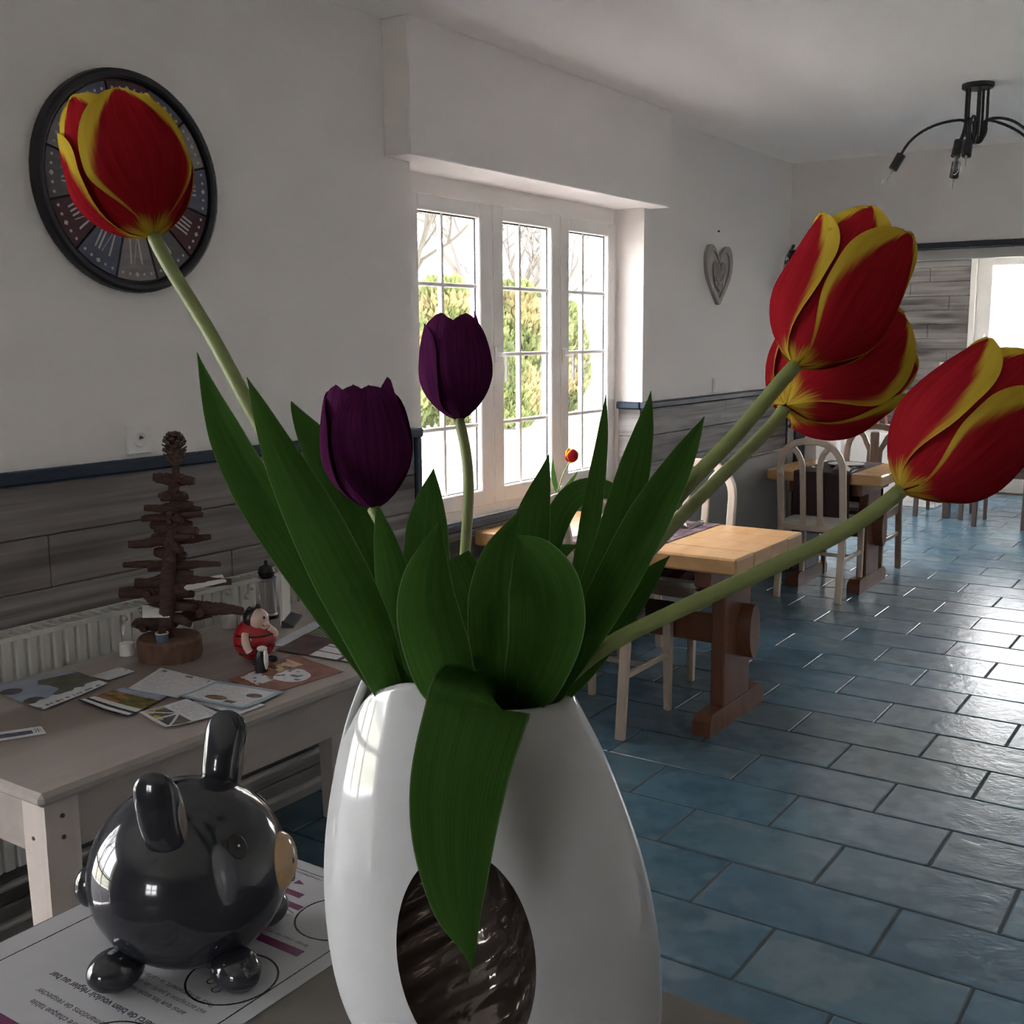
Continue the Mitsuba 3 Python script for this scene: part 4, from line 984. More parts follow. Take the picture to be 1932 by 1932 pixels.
# ---------------------------------------------------------------- ivy at the corner of the opening
t = thing('ivy', 'trailing ivy hanging at the left corner of the opening', 'plant')
V = [(7.19, 2.650, 2.165), (7.15, 2.654, 2.13), (7.07, 2.652, 2.07), (7.05, 2.652, 2.00), (6.98, 2.650, 1.955), (6.91, 2.650, 1.91)]
part(t, 'stem', tube(V, 0.0022, 6, 24), 'ivy_leaf')
part(t, 'stem', tube([(7.05, 2.652, 2.00), (7.06, 2.650, 1.95), (7.03, 2.650, 1.90)], 0.002, 6, 10), 'ivy_leaf')
part(t, 'stem', tube([(7.16, 2.62, 1.10), (7.10, 2.60, 1.02), (7.16, 2.58, 0.97), (7.22, 2.56, 0.99)], 0.002, 6, 12), 'ivy_leaf')
g = random.Random(5)
for (x, y, zz, sz) in ((7.17, 2.645, 2.155, .036), (7.10, 2.645, 2.10, .03), (7.055, 2.645, 2.055, .034), (7.05, 2.645, 2.02, .03), (7.06, 2.645, 1.985, .03), (6.99, 2.64, 1.965, .036), (6.955, 2.64, 1.935, .036),
                       (6.90, 2.64, 1.905, .042), (7.01, 2.64, 1.90, .048), (7.04, 2.64, 1.93, .03), (7.10, 2.595, 1.01, .055), (7.18, 2.575, 0.985, .05), (7.23, 2.56, 0.99, .04), (7.14, 2.61, 1.08, .03)):
    a = g.random() * 6.28
    P = []
    for i, v in enumerate(np.linspace(0, 1, 6)):
        wv = 0.55 * math.sin(math.pi * min(1, v * 0.9 + 0.12)) ** 0.8
        P.append([(u * wv * sz, (v - 0.4) * 1.3 * sz, 0.25 * sz * abs(u)) for u in np.linspace(-1, 1, 5)])
    m, uv = grid(np.array(P))
    m.apply_transform(trimesh.transformations.rotation_matrix(a, [0, 0, 1]))
    part(t, 'leaf', moved(m, WALL @ np.array([[1, 0, 0], [0, 0.9, -0.43], [0, 0.43, 0.9]]), (x, y, zz)), 'ivy_leaf', smooth=True)
rose = solo('rose', ball((7.19, 2.60, 1.085), 0.028, 3, (1, 1, 0.9)), 'ladybird_red', 'small dark red flower on the post of the opening, above the ivy leaves', 'flower')

# ---------------------------------------------------------------- things on the side table
ZL = 0.7502
t = thing('driftwood_tree', 'driftwood twig tree on a log slice with a pine cone on top', 'ornament')
bx, by = 1.846, 2.352
part(t, 'log_base', lathe([(0.0, 0.0), (0.080, 0.0), (0.084, 0.01), (0.083, 0.05), (0.078, 0.058), (0.0, 0.058)], 40, (bx, by, ZL)), 'log_side')
part(t, 'rod', tube([(bx, by, ZL + 0.05), (bx + 0.01, by + 0.005, 0.95), (1.912, 2.386, 1.15), (1.9277, 2.3912, 1.262)], [0.022, 0.02, 0.012, 0.008], 12, 24, rough=0.12), 'bark')
for k, (a, b, r) in enumerate(TWIGS):
    a, b = np.array(a), np.array(b)
    off = np.array([0.83, 0.557, 0]) * (0.028 * math.sin(k * 2.1))
    mid = (a + b) / 2 + off * 0.3 + np.array([0, 0, 0.004 * math.sin(k * 1.7)])
    part(t, 'twig', tube([a + off, a * 0.72 + b * 0.28 + off * .6, mid, a * 0.3 + b * 0.7 - off * .4, b - off], [r * 0.72, r * 1.0, r * 1.08, r * 1.02, r * 0.6], 12, 26, rough=0.13, seed=k), 'bark')
    sd = 0.6 * (1 if k % 2 else -1)
    part(t, 'twig', tube([mid + np.array([0.83, 0.557, 0]) * 0.045 * sd + [0, 0, -0.008], mid + [0, 0, -0.008], mid - np.array([0.83, 0.557, 0]) * 0.05 * sd + [0, 0, -0.006]], [r * 0.7, r, r * 0.6], 10, 12, rough=0.12, seed=50 + k), 'bark')
for k in range(15):
    zz = 0.83 + k * 0.026
    u = (zz - ZL - 0.05) / 0.46
    cc = np.array([bx + 0.08 * u, by + 0.037 * u, zz])
    a = 0.55 + 2.3 * math.sin(k * 2.7)
    L = (0.075 - 0.045 * u) * (0.8 + 0.4 * abs(math.sin(k * 5.1)))
    dd = np.array([math.cos(a), math.sin(a), 0.1 * math.sin(k)])
    part(t, 'twig', tube([cc - dd * L, cc - dd * L * 0.3 + [0, 0, 0.003], cc + dd * L * 0.4, cc + dd * L], [0.009, 0.0135, 0.0125, 0.007], 11, 16, rough=0.14, seed=80 + k), 'bark')
cz = np.array([1.9277, 2.3912, 1.252])
cone = [ball(cz + [0, 0, 0.03], 0.02, 2, (1, 1, 1.6))]
for k in range(52):
    v = k / 51
    a = k * 2.39996
    rr = (0.038 * math.sin(math.pi * (0.16 + 0.72 * v)) ** 0.8)
    d = np.array([math.cos(a), math.sin(a), 0.25 + 0.9 * v])
    p0 = cz + np.array([0, 0, 0.004 + 0.068 * v]); p1 = p0 + d / np.linalg.norm(d) * rr
    side = np.array([-math.sin(a), math.cos(a), 0]) * 0.0075
    cone.append(hull([p0 + side * .5, p0 - side * .5, p1 + side, p1 - side, p1 + [0, 0, 0.005] + side * .6, p1 + [0, 0, 0.005] - side * .6, p0 + [0, 0, 0.004]]))
cn = part(t, 'pine_cone', cat(cone), 'cone_brown', smooth=False, kind='stuff')
for k, q in enumerate(([(1.861, 2.305, 0.930), (1.961, 2.25, 0.944), (1.99, 2.30, 0.952), (1.90, 2.352, 0.944)], [(1.779, 2.371, 0.868), (1.832, 2.328, 0.864), (1.875, 2.385, 0.885), (1.822, 2.425, 0.884)])):
    q = np.array(q)
    solo('card', hull(np.vstack([q, q + [0, 0, 0.0016]])), 'napkin_white', ('white card lying on a right hand twig of the driftwood tree', 'white card tucked on the lowest twig of the driftwood tree, over the glass jar')[k], 'card')


def cloche(name, x, y, z, h, r, label):
    t = thing(name, label, 'jar')
    part(t, 'body', lathe([(r, 0.0), (r, 0.55 * h), (0.92 * r, 0.68 * h), (0.6 * r, 0.80 * h), (0.25 * r, 0.86 * h), (0.0, 0.87 * h)], 28, (x, y, z)), 'thin_glass', smooth=True)
    part(t, 'knob', cat(ball((x, y, z + 0.94 * h), 0.0085, 2), tube([(x, y, z + 0.86 * h), (x, y, z + 0.92 * h)], 0.004, 8)), 'steel')
    return t


c = cloche('glass_jar', 1.792, 2.46, ZL, 0.108, 0.026, 'lidded glass jar left of the driftwood tree, leftmost of the jars')
part(c, 'contents', lathe([(0, 0.002), (0.019, 0.002), (0.019, 0.035), (0.0, 0.035)], 20, (1.792, 2.46, ZL)), 'napkin_white')
cloche('glass_jar', 1.858, 2.478, ZL, 0.115, 0.026, 'lidded glass jar behind the log slice, beneath the white card')
for k, (x, y, hh) in enumerate(((2.136, 2.450, 0.112), (2.150, 2.385, 0.105), (2.205, 2.425, 0.118))):
    c = cloche('glass_jar', x, y, ZL, hh, 0.028, ('lidded glass jar right of the driftwood tree, leftmost of three', 'lidded glass jar right of the driftwood tree, front one of three', 'lidded glass jar right of the driftwood tree, nearest the pepper mill')[k])
    part(c, 'contents', lathe([(0, 0.002), (0.021, 0.002), (0.021, 0.05 - 0.01 * k), (0.0, 0.05 - 0.01 * k)], 20, (x, y, ZL)), 'napkin_white' if k < 2 else 'pipe_grey')
t = thing('pepper_mill', 'tall silver pepper mill with round dark knob', 'pepper mill')
mx, my = 2.286, 2.446
part(t, 'body', lathe([(0, 0), (0.030, 0), (0.030, 0.012), (0.026, 0.016), (0.026, 0.115), (0.029, 0.118), (0.029, 0.124), (0.0, 0.124)], 32, (mx, my, ZL)), 'steel')
part(t, 'knob', cat(lathe([(0.012, 0.122), (0.022, 0.128), (0.026, 0.142), (0.020, 0.156), (0.008, 0.161), (0.004, 0.165), (0.0, 0.166)], 28, (mx, my, ZL)), ball((mx, my, ZL + 0.170), 0.006, 2)), 'black_metal')
part(t, 'collar', lathe([(0, 0), (0.032, 0), (0.032, 0.01), (0.0, 0.011)], 28, (mx, my, ZL)), 'black_metal')
t = thing('card_holder', 'upright grey card holder on dark foot beside the pepper mill', 'card holder')
a0, aw = np.array([2.225, 2.325, ZL]), np.array([0.83, 0.557, 0]) * 0.11
nn = np.array([0.557, -0.83, 0]) * 0.004
part(t, 'panel', hull([a0 + s * nn + q * aw + [0, 0, zz] for s in (-1, 1) for q in (0, 1) for zz in (0.004, 0.175)]), 'radiator_white')
part(t, 'foot', hull([a0 + s * nn * 9 + q * aw + [0, 0, zz] for s in (0, 1) for q in (-0.1, 1.1) for zz in (0, 0.006)] + [a0 + q * aw + [0, 0, 0.02] for q in (0, 1)]), 'black_plastic')
vt = thing('votive_cup', 'small blue votive cup with white rim standing on the log slice', 'cup')
part(vt, 'body', lathe([(0, 0), (0.014, 0), (0.0165, 0.022), (0.0145, 0.022), (0.0125, 0.003), (0, 0.003)], 24, (1.797, 2.318, ZL + 0.0585)), 'votive_blue')
part(vt, 'rim', lathe([(0.0145, 0.0215), (0.0172, 0.0215), (0.0172, 0.0245), (0.0145, 0.0245), (0.0145, 0.0215)], 24, (1.797, 2.318, ZL + 0.0585)), 'figure_white')

# ladybird figurine and the little black and white one
Rv, Av, Uv = np.array([0.561, -0.828, 0]), np.array([0.83, 0.557, 0]), np.array([0, 0, 1.0])
F = lambda c, r, a, u: np.asarray(c) + r * Rv + a * Av + u * Uv
c0 = np.array([1.935, 2.130, ZL])
MB = np.stack([Rv, -Av, Uv], 1)
t = thing('ladybird_figurine', 'round red ladybird figurine with black hood sitting on the side table', 'figurine')
bc = F(c0, 0, 0.02, 0.0565)
part(t, 'body', ball(bc, 0.056, 4, (1.0, 0.95, 1.0), MB), 'ladybird_red')
for h0 in (0.018, -0.008, -0.032):
    rr = 0.0567 * math.sqrt(max(0.01, 1 - (h0 / 0.056) ** 2))
    part(t, 'stripe', tube([F(bc, rr * math.cos(a), rr * 0.95 * math.sin(a), h0) for a in np.linspace(-2.4, 0.9, 30)], 0.0022, 6), 'figure_black')
hd = F(bc, 0.012, -0.018, 0.058)
part(t, 'hood', ball(F(hd, -0.010, 0.006, 0.003), 0.0275, 3), 'figure_black')
hf = part(t, 'head', ball(hd + 0.004 * Rv, 0.0265, 3, (1, 1, 1.05)), 'figure_skin')
part(hf, 'muzzle', ball(F(hd, 0.018, -0.006, -0.012), 0.0145, 3), 'figure_skin')
part(hf, 'eye', cat(ball(F(hd, 0.0215, -0.016, 0.007), 0.0042, 2), ball(F(hd, 0.0265, 0.004, 0.007), 0.0042, 2)), 'figure_black')
part(hf, 'mouth', tube([F(hd, 0.018, -0.021, -0.010), F(hd, 0.024, -0.0185, -0.014), F(hd, 0.030, -0.013, -0.012)], 0.0011, 6, 10), 'ink')
for r, a, u in ((-0.014, -0.012, 0.029), (0.004, 0.004, 0.033)):
    part(t, 'antenna', ball(F(hd, r, a, u), 0.0075, 2), 'figure_black')
part(t, 'arm', tube([F(bc, -0.012, -0.050, 0.028), F(bc, -0.010, -0.060, 0.005), F(bc, 0.000, -0.061, -0.018)], [0.009, 0.0105, 0.0095], 12, 12), 'figure_skin')
part(t, 'arm', tube([F(bc, 0.040, -0.02, 0.036), F(bc, 0.052, -0.012, 0.024), F(bc, 0.056, -0.008, 0.012)], [0.008, 0.009, 0.008], 12, 12), 'figure_skin')
part(t, 'shoe', ball(F(bc, 0.048, -0.018, -0.048), 0.011, 3, (1.3, 0.9, 0.8), MB), 'figure_black')
part(t, 'shoe', ball(F(bc, 0.014, -0.052, -0.048), 0.011, 3, (1.0, 1.2, 0.8), MB), 'figure_black')
c1 = np.array([1.882, 2.046, ZL])
t = thing('cow_figurine', 'tiny black and white upright figurine in front of the red ladybird', 'figurine')
part(t, 'body', hull([F(c1, 0.0165 * math.cos(a) * s, 0.013 * math.sin(a) * s, u) for a in np.linspace(0, 6.28, 16) for u, s in ((0, 0.85), (0.01, 1.0), (0.045, 0.95), (0.058, 0.6))]), 'figure_black')
part(t, 'chest', ball(F(c1, 0.013, -0.004, 0.035), 0.0085, 3, (0.75, 0.9, 3.3), MB), 'figure_white')
part(t, 'head', ball(F(c1, 0.004, -0.002, 0.062), 0.0105, 3, (1.25, 0.9, 0.7), MB), 'figure_white')

# leaflets
def leaflet_print(style):
    def fn(p, n, uv):
        u, v = uv.x, uv.y
        n1 = fbm(u * 6, v * 9, 1, 4); n2 = noise(u * 26, dr.floor(v * 16), 3)
        lines = dr.select((dr.sin(v * 100) > 0.2) & (n2 > 0.3), 1.0, 0.0)
        white, ink_, = mi.Color3f(0.60, 0.60, 0.62), mi.Color3f(0.16, 0.16, 0.19)
        inside = lambda a, b, c, d: (u > a) & (u < b) & (v > c) & (v < d)
        if style == 'landscape':
            col = mix((0.20, 0.25, 0.33), (0.32, 0.37, 0.46), n1)
            col = dr.select((v > 0.2) & (v < 0.85) & (u > 0.30 + 0.25 * noise(v * 7, 1, 2)), mix((0.03, 0.035, 0.025), (0.10, 0.10, 0.07), n1), col)
            col = dr.select((u < 0.28) & (dr.square((u - 0.12) * 5) + dr.square((dr.abs(v - 0.5) - 0.2) * 6) < 0.35), mi.Color3f(0.06, 0.055, 0.06), col)
            col = dr.select(v < 0.2 + 0.10 * noise(u * 12, 0, 4), white, col)
            return dr.select((v > 0.04) & (v < 0.10) & (noise(u * 40, 1, 9) > 0.45), ink_, col)
        if style == 'text':
            return dr.select(inside(0.06, 0.94, 0.05, 0.86), mix(white, (0.42, 0.42, 0.45), lines * 0.6), dr.select((v > 0.88) & (v < 0.95) & (noise(u * 9, 4, 2) > 0.6), ink_, white))
        if style == 'photo':
            col = mix((0.025, 0.03, 0.015), (0.20, 0.17, 0.04), n1)
            col = dr.select(noise(u * 5, v * 8, 7) > 0.62, mi.Color3f(0.32, 0.12, 0.04), col)
            col = dr.select(v > 0.78, mix((0.13, 0.17, 0.28), (0.4, 0.44, 0.5), n1), col)
            col = dr.select(v < 0.36, white, col)
            return dr.select(((v > 0.15) & (v < 0.23)) | (v < 0.05), mi.Color3f(0.02, 0.02, 0.025), col)
        if style == 'blue':
            col = dr.select(inside(0.05, 0.92, 0.10, 0.90), mix(white, (0.40, 0.42, 0.46), lines * 0.6), mi.Color3f(0.28, 0.37, 0.43))
            col = dr.select(dr.square((u - 0.42) * 6) + dr.square((v - 0.28) * 9) < 0.9, mix((0.06, 0.04, 0.03), (0.34, 0.22, 0.12), n1), col)
            return dr.select((dr.square((u - 0.78) * 8) + dr.square((v - 0.62) * 9) < 0.7) | inside(0.6, 0.75, 0.14, 0.26), mix((0.05, 0.05, 0.05), (0.25, 0.2, 0.18), n1), col)
        if style == 'triangles':
            col = dr.select(inside(0.1, 0.95, 0.55, 0.95), mix(white, (0.38, 0.38, 0.42), lines * 0.7), white)
            tri = (v < 0.48) & (v > 0.08) & (dr.abs(dr.abs(u - 0.5) - 0.25) < 0.22)
            ph = mix((0.03, 0.04, 0.09), (0.20, 0.18, 0.10), n1)
            ph = dr.select(noise(u * 7, v * 7, 5) > 0.66, mi.Color3f(0.40, 0.34, 0.06), ph)
            w = dr.minimum(dr.abs((u - 0.25) * 2 - (v - 0.28) * 2.2), dr.abs((u - 0.75) * 2 + (v - 0.28) * 2.2))
            return dr.select(tri & (w > 0.07), ph, col)
        if style == 'dark':
            col = mix((0.025, 0.010, 0.014), (0.11, 0.035, 0.045), n1)
            col = dr.select((v > 0.62) & (v < 0.86), mix((0.05, 0.06, 0.04), (0.22, 0.24, 0.17), dr.select(dr.sin(u * 130) > 0, 1.0, 0.0)), col)
            b = (dr.abs(dr.sin(u * 7.5)) > 0.22) & (dr.abs(dr.sin(v * 15.7)) > 0.2) & (u > 0.40) & (v < 0.48)
            return dr.select(b, white, col)
        if style == 'red':
            col = mix((0.16, 0.055, 0.035), (0.30, 0.14, 0.10), n1)
            bub = (dr.square((u - 0.62) * 3.2) + dr.square((v - 0.55) * 4.2) < 0.55 + 0.25 * noise(u * 6, v * 6, 8)) | ((v < 0.35) & (u < 0.55) & (u > 0.05) & (v > 0.12))
            col = dr.select(bub, white, col)
            col = dr.select(inside(0.05, 0.40, 0.50, 0.85), mix((0.10, 0.03, 0.02), (0.55, 0.40, 0.24), smoothstep(0.35, 0.6, n1)), col)
            return dr.select(bub & (noise(u * 18, v * 18, 2) > 0.7), ink_, col)
        if style == 'band':
            col = dr.select((u > 0.3) & (u < 0.75) & (v < 0.82), mix((0.04, 0.045, 0.075), (0.11, 0.11, 0.15), n1), white)
            return dr.select((u > 0.2) & (u < 0.65) & (v > 0.84) & (v < 0.95) & (dr.sin(v * 160) > 0), ink_, col)
        return mix((0.42, 0.47, 0.52), (0.5, 0.54, 0.58), n1)
    return fn


LTEXT = ['folded brochure with mountain landscape at the left end of the leaflets', 'white text page lying open in the middle of the leaflets', 'brochure with autumn photo and black stripes, near the table edge', 'small white leaflet in front of the log slice',
         'pale leaflet peeking out beneath the blue bordered brochure', 'blue bordered brochure with text and small photos near the table edge', 'white leaflet with triangle photos nearest the table edge', 'dark wine coloured brochure with white panels beside the vase',
         'red brown leaflet with white speech bubble near the ladybird', 'white card with dark blue band at the left end of the table', 'pale sheet behind the dark brochure']
order = {'landscape': 0, 'text': 1, 'photo': 2, 'blue': 3, 'triangles': 4, 'dark': 1, 'red': 0, 'band': 0, 'plain': 0}
done = set()
for k, (style, q) in enumerate(LEAFLETS):
    nm = 'leaflet_' + style
    if nm not in done:
        mat(nm, leaflet_print(style), 0.35)
        done.add(nm)
    q = np.array(q)
    P = np.zeros((9, 9, 3))
    zz = ZL + 0.0012 + 0.0013 * (order[style] + (0.5 if k in (3,) else 0))
    if k == 4:
        zz = ZL + 0.0028
    for i, v in enumerate(np.linspace(0, 1, 9)):
        for j, u in enumerate(np.linspace(0, 1, 9)):
            xy = (q[0] * (1 - u) + q[1] * u) * (1 - v) + (q[3] * (1 - u) + q[2] * u) * v
            lift = 0.005 * max(0, 1 - 2.2 * v) ** 2 * (0.4 + abs(u - 0.5)) + 0.0006 * math.sin(5 * u + k)
            P[i, j] = (xy[0], xy[1], zz + (lift if style in ('landscape', 'triangles', 'blue', 'photo') else 0.15 * lift))
    P2 = P[:, ::-1].copy(); P2[..., 2] -= 0.0009
    m, uv = grid(P); m2, uv2 = grid(P2)
    uv2 = uv2 * 0 + 0.001
    solo('leaflet', trimesh.Trimesh(np.vstack([m.vertices, m2.vertices]), np.vstack([m.faces, m2.faces + len(m.vertices)]), process=False), nm, LTEXT[k], 'leaflet', smooth=True, uv=np.vstack([uv, uv2]))

# ---------------------------------------------------------------- the counter in front
ZC = 1.15
t = thing('counter', 'grey beige bar counter in the foreground carrying the vase', 'counter')
part(t, 'worktop', box(0.12, 0.622, -0.9, 0.732, ZC - 0.04, ZC, 0.004), 'counter_top')
part(t, 'body', box(0.20, 0.58, -0.86, 0.69, 0.0, ZC - 0.04), 'counter_body')

# laminated house-rules sheet
sx0, sx1, sy0, sy1 = 0.322, 0.619, 0.506, 0.7255
P = np.zeros((25, 19, 3))
for i, y in enumerate(np.linspace(sy0, sy1, 25)):
    for j, x in enumerate(np.linspace(sx0, sx1, 19)):
        P[i, j] = (x, y, ZC + 0.0009 + 0.0)
top, uv = grid(P[:, ::-1])
sh = box(sx0, sx1, sy0, sy1, ZC + 0.0002, ZC + 0.0010, 0.0003)
sheet = solo('notice_sheet', sh, 'laminated', 'laminated white notice with violet text under the black pig', 'notice', smooth=False)
zi = ZC + 0.00105
IN = 0.00012
fl = lambda x0, x1, y0, y1: box(x0, x1, y0, y1, zi, zi + IN)
bd = cat(fl(sx0 + 0.012, sx1 - 0.012, 0.5182, 0.5192), fl(sx0 + 0.012, sx1 - 0.012, 0.7027, 0.7037), fl(sx1 - 0.0125, sx1 - 0.0118, 0.5182, 0.7037))
part(sheet, 'border_line', bd, 'ink', smooth=False)


def ring_at(x, y, r, w):
    return moved(trimesh.creation.annulus(r - w, r, IN, sections=56), None, (x, y, zi + IN / 2))


def stroke(pts, w=0.0006):
    pts = np.array(pts, float)
    out = []
    for a, b in zip(pts[:-1], pts[1:]):
        d = b - a; L = np.linalg.norm(d); d /= L
        s = np.array([-d[1], d[0]]) * w / 2
        out.append(hull([(*(a + s), zi), (*(a - s), zi), (*(b + s), zi), (*(b - s), zi), (*(a + s), zi + IN), (*(a - s), zi + IN), (*(b + s), zi + IN), (*(b - s), zi + IN)]))
    return cat(out)


for (cx, cy) in ((0.468, 0.5505), (0.5655, 0.5455), (0.3705, 0.5545)):
    part(sheet, 'icon_ring', ring_at(cx, cy, 0.0315, 0.0015), 'ink', smooth=False)
ic = []
for (cx, cy, s) in ((0.462, 0.545, 1.0), (0.474, 0.560, 0.9)):
    rot = lambda a, b: (cx + s * a, cy + s * b)
    ic += [stroke([rot(-0.006, -0.009), rot(0.006, -0.009), rot(0.006, 0.006), rot(-0.004, 0.006), rot(-0.006, -0.009)]), stroke([rot(0.002, -0.012), rot(0.002, 0.004)]), ring_at(cx - 0.009 * s, cy + 0.004 * s, 0.0034, 0.0006), ring_at(cx - 0.004 * s, cy + 0.0145 * s, 0.0034, 0.0006)]
part(sheet, 'icon', cat(ic), 'ink', smooth=False)
cx, cy = 0.5655, 0.5455
part(sheet, 'icon', cat(stroke([(cx + 0.015, cy - 0.004), (cx + 0.010, cy + 0.012), (cx + 0.004, cy + 0.010), (cx + 0.002, cy + 0.012), (cx - 0.014, cy - 0.004), (cx - 0.014, cy - 0.014)]), stroke([(cx + 0.006, cy + 0.003), (cx - 0.002, cy + 0.001)])), 'ink', smooth=False)
for x0, x1, y0, y1 in ((0.5115, 0.5195, 0.533, 0.580), (0.572, 0.5785, 0.591, 0.612), (0.558, 0.5645, 0.578, 0.604), (0.350, 0.358, 0.622, 0.668), (0.418, 0.426, 0.60, 0.64)):
    if x0 != 0.418:
        part(sheet, 'heading_bar', fl(x0, x1, y0, y1), 'ink_magenta', smooth=False)
part(sheet, 'arrow', hull([(0.5865, 0.612, zi), (0.5935, 0.612, zi), (0.590, 0.603, zi), (0.5865, 0.612, zi + IN), (0.5935, 0.612, zi + IN), (0.590, 0.603, zi + IN)]), 'ink_magenta', smooth=False)
RT = (0, 1)
for s, h, x, y, m, bold in (('Merci de bien vouloir régler au bar', 0.0050, 0.4060, 0.548, 'ink_violet', True),
                            ('Nous vous demandons de respecter', 0.0046, 0.3890, 0.542, 'ink_violet', False),
                            ('les distances entre chaque table', 0.0046, 0.3790, 0.545, 'ink_violet', False),
                            ('Pour le règlement, la carte bancaire', 0.0040, 0.4410, 0.536, 'ink_grey', False),
                            ('est acceptée à partir de dix euros', 0.0040, 0.4330, 0.535, 'ink_grey', False),
                            ('ainsi que les espèces', 0.0040, 0.4250, 0.545, 'ink_violet', False),
                            ('merci pour votre compréhension', 0.0032, 0.6040, 0.560, 'ink_grey', False),
                            ('pour votre sécurité', 0.0032, 0.5500, 0.578, 'ink_grey', False),
                            ('lavez-vous les mains', 0.0034, 0.5270, 0.536, 'ink_grey', False)):
    part(sheet, 'lettering', text_on_top(s, h, x, y, zi, RT, IN, bold), m, smooth=False)
part(sheet, 'dash', stroke([(0.5895, 0.566), (0.588, 0.554)], 0.0012), 'ink', smooth=False)
part(sheet, 'dash', stroke([(0.556, 0.590), (0.553, 0.578)], 0.0006), 'ink', smooth=False)

# ---------------------------------------------------------------- black pig bank
t = thing('piggy_bank', 'glossy black round piggy bank with tan snout, standing on the notice', 'piggy bank')
pc = np.array([0.4741, 0.5961, 1.2145])
pf, pl = np.array([0.555, -0.832, 0]), np.array([0.832, 0.555, 0])        # where it looks; away from the picture's viewer
PM = np.stack([pf, pl, Uv], 1)
Q = lambda a, b, c: pc + a * pf + b * pl + c * Uv
body = m3.Manifold.sphere(1.0, 96).scale((0.0685, 0.066, 0.0645))
slot = m3.Manifold.cube((0.036, 0.0045, 0.03), True).translate((-0.022, 0.0, 0.062))
bmesh = (body - slot).to_mesh()
part(t, 'body', moved(trimesh.Trimesh(bmesh.vert_properties[:, :3], bmesh.tri_verts), PM, pc), 'pig_glaze', smooth=40)
part(t, 'slot_floor', moved(box(-0.042, -0.006, -0.0026, 0.0026, 0.046, 0.050), PM, pc), 'ink')
part(t, 'snout', moved(ball((0, 0, 0), 1.0, 4, (0.0125, 0.0205, 0.0205)), PM, Q(0.0625, 0, 0.006)), 'pig_tan', 'tan snout')
for s in (-1, 1):
    part(t, 'nostril', ball(Q(0.0733, s * 0.006, 0.0095), 0.0021, 2, (0.7, 0.8, 1.25), PM), 'ink')
part(t, 'mouth', tube([Q(0.0722, -0.006, -0.0045), Q(0.0725, -0.003, -0.0066), Q(0.0728, 0.0, -0.0072), Q(0.0725, 0.003, -0.0066), Q(0.0722, 0.006, -0.0045)], 0.0006, 6, 12), 'ink')


def on_body(a, b, c, lift=1.0):
    d = np.array([a, b, c], float)
    d = d / math.sqrt((d[0] / 0.0685) ** 2 + (d[1] / 0.066) ** 2 + (d[2] / 0.0645) ** 2)
    return d * lift


for s in (-1, 1):
    e = on_body(0.64, s * 0.52, 0.50)
    ek = part(t, 'eye', moved(ball((0, 0, 0), 0.0068, 3, (1.0, 1.25, 0.22)), PM @ basis(e, (e[1] * s, -e[0] * s, 0)), pc + PM @ (e * 1.0)), 'ink', 'black eye')
    part(ek, 'glint', ball(pc + PM @ (e * 1.021), 0.0009, 2), 'figure_white')
for a, b, nm in ((-0.036, -0.036, 'foot1'), (0.036, -0.036, 'foot2'), (0.036, 0.036, 'foot3'), (-0.036, 0.036, 'foot4')):
    part(t, 'foot', ball(Q(a * 1.12, b * 1.12, -0.0505), 0.0150, 3, (1.3, 1.05, 0.93), np.stack([np.array([a, b, 0.0]) @ np.stack([pf, pl, Uv]) / 0.0509, np.cross(Uv, np.array([a, b, 0.0]) @ np.stack([pf, pl, Uv]) / 0.0509), Uv], 1)), 'pig_glaze')
part(t, 'tail', ball(Q(-0.0685, -0.004, -0.010), 0.0135, 3, (0.8, 0.75, 1.1), PM), 'pig_glaze')
for s, root, dirn in ((-1, on_body(0.0, -0.72, 0.66), (-0.10, -0.08, 0.99)), (1, on_body(0.25, 0.42, 0.84), (0.10, 0.30, 0.95))):
    d = np.array(dirn) / np.linalg.norm(dirn)
    M = PM @ basis(d, (1, 0, 0))
    ear = ball((0, 0, 0.018), 1.0, 4, (0.0145, 0.0088, 0.031))
    v = ear.vertices
    h = np.clip((v[:, 2] - 0.018) / 0.031, -1, 1)
    v[:, 0] *= (1 + 0.10 * h) * (1 - h ** 4 * 0.999 + 1e-3) ** 0.5 / np.sqrt(np.maximum(1 - h * h, 1e-3) + 1e-3)
    ek = part(t, 'ear', moved(ear, M, pc + PM @ (root * 0.98)), 'pig_glaze')
    inn = ball((0, 0, 0), 1.0, 3, (0.0035, 0.0062, 0.021))
    part(ek, 'ear_inner', moved(inn, M, pc + PM @ (root * 0.98) + M @ np.array([0.0122, 0.0022, 0.018])), 'pig_ear_inner')

# ---------------------------------------------------------------- the vase
VX, VY, VROT = 0.4625, 0.341, math.radians(12)
VN = np.array([-math.cos(VROT), -math.sin(VROT), 0])      # out of the vase's broad front
VL = np.array([-math.sin(VROT), math.cos(VROT), 0])       # towards its left end
prz = np.array([0.0, 0.004, 0.015, 0.049, 0.09, 0.123, 0.157, 0.189, 0.2175, 0.245, 0.262, 0.30])
pra = np.array([0.066, 0.072, 0.0765, 0.0900, 0.0970, 0.0962, 0.0912, 0.0828, 0.0727, 0.0605, 0.0535, 0.036])
prb = np.array([0.036, 0.040, 0.043, 0.050, 0.0550, 0.0560, 0.0545, 0.0505, 0.0455, 0.0390, 0.0350, 0.028])
fa, fb = CubicSpline(prz, pra), CubicSpline(prz, prb)


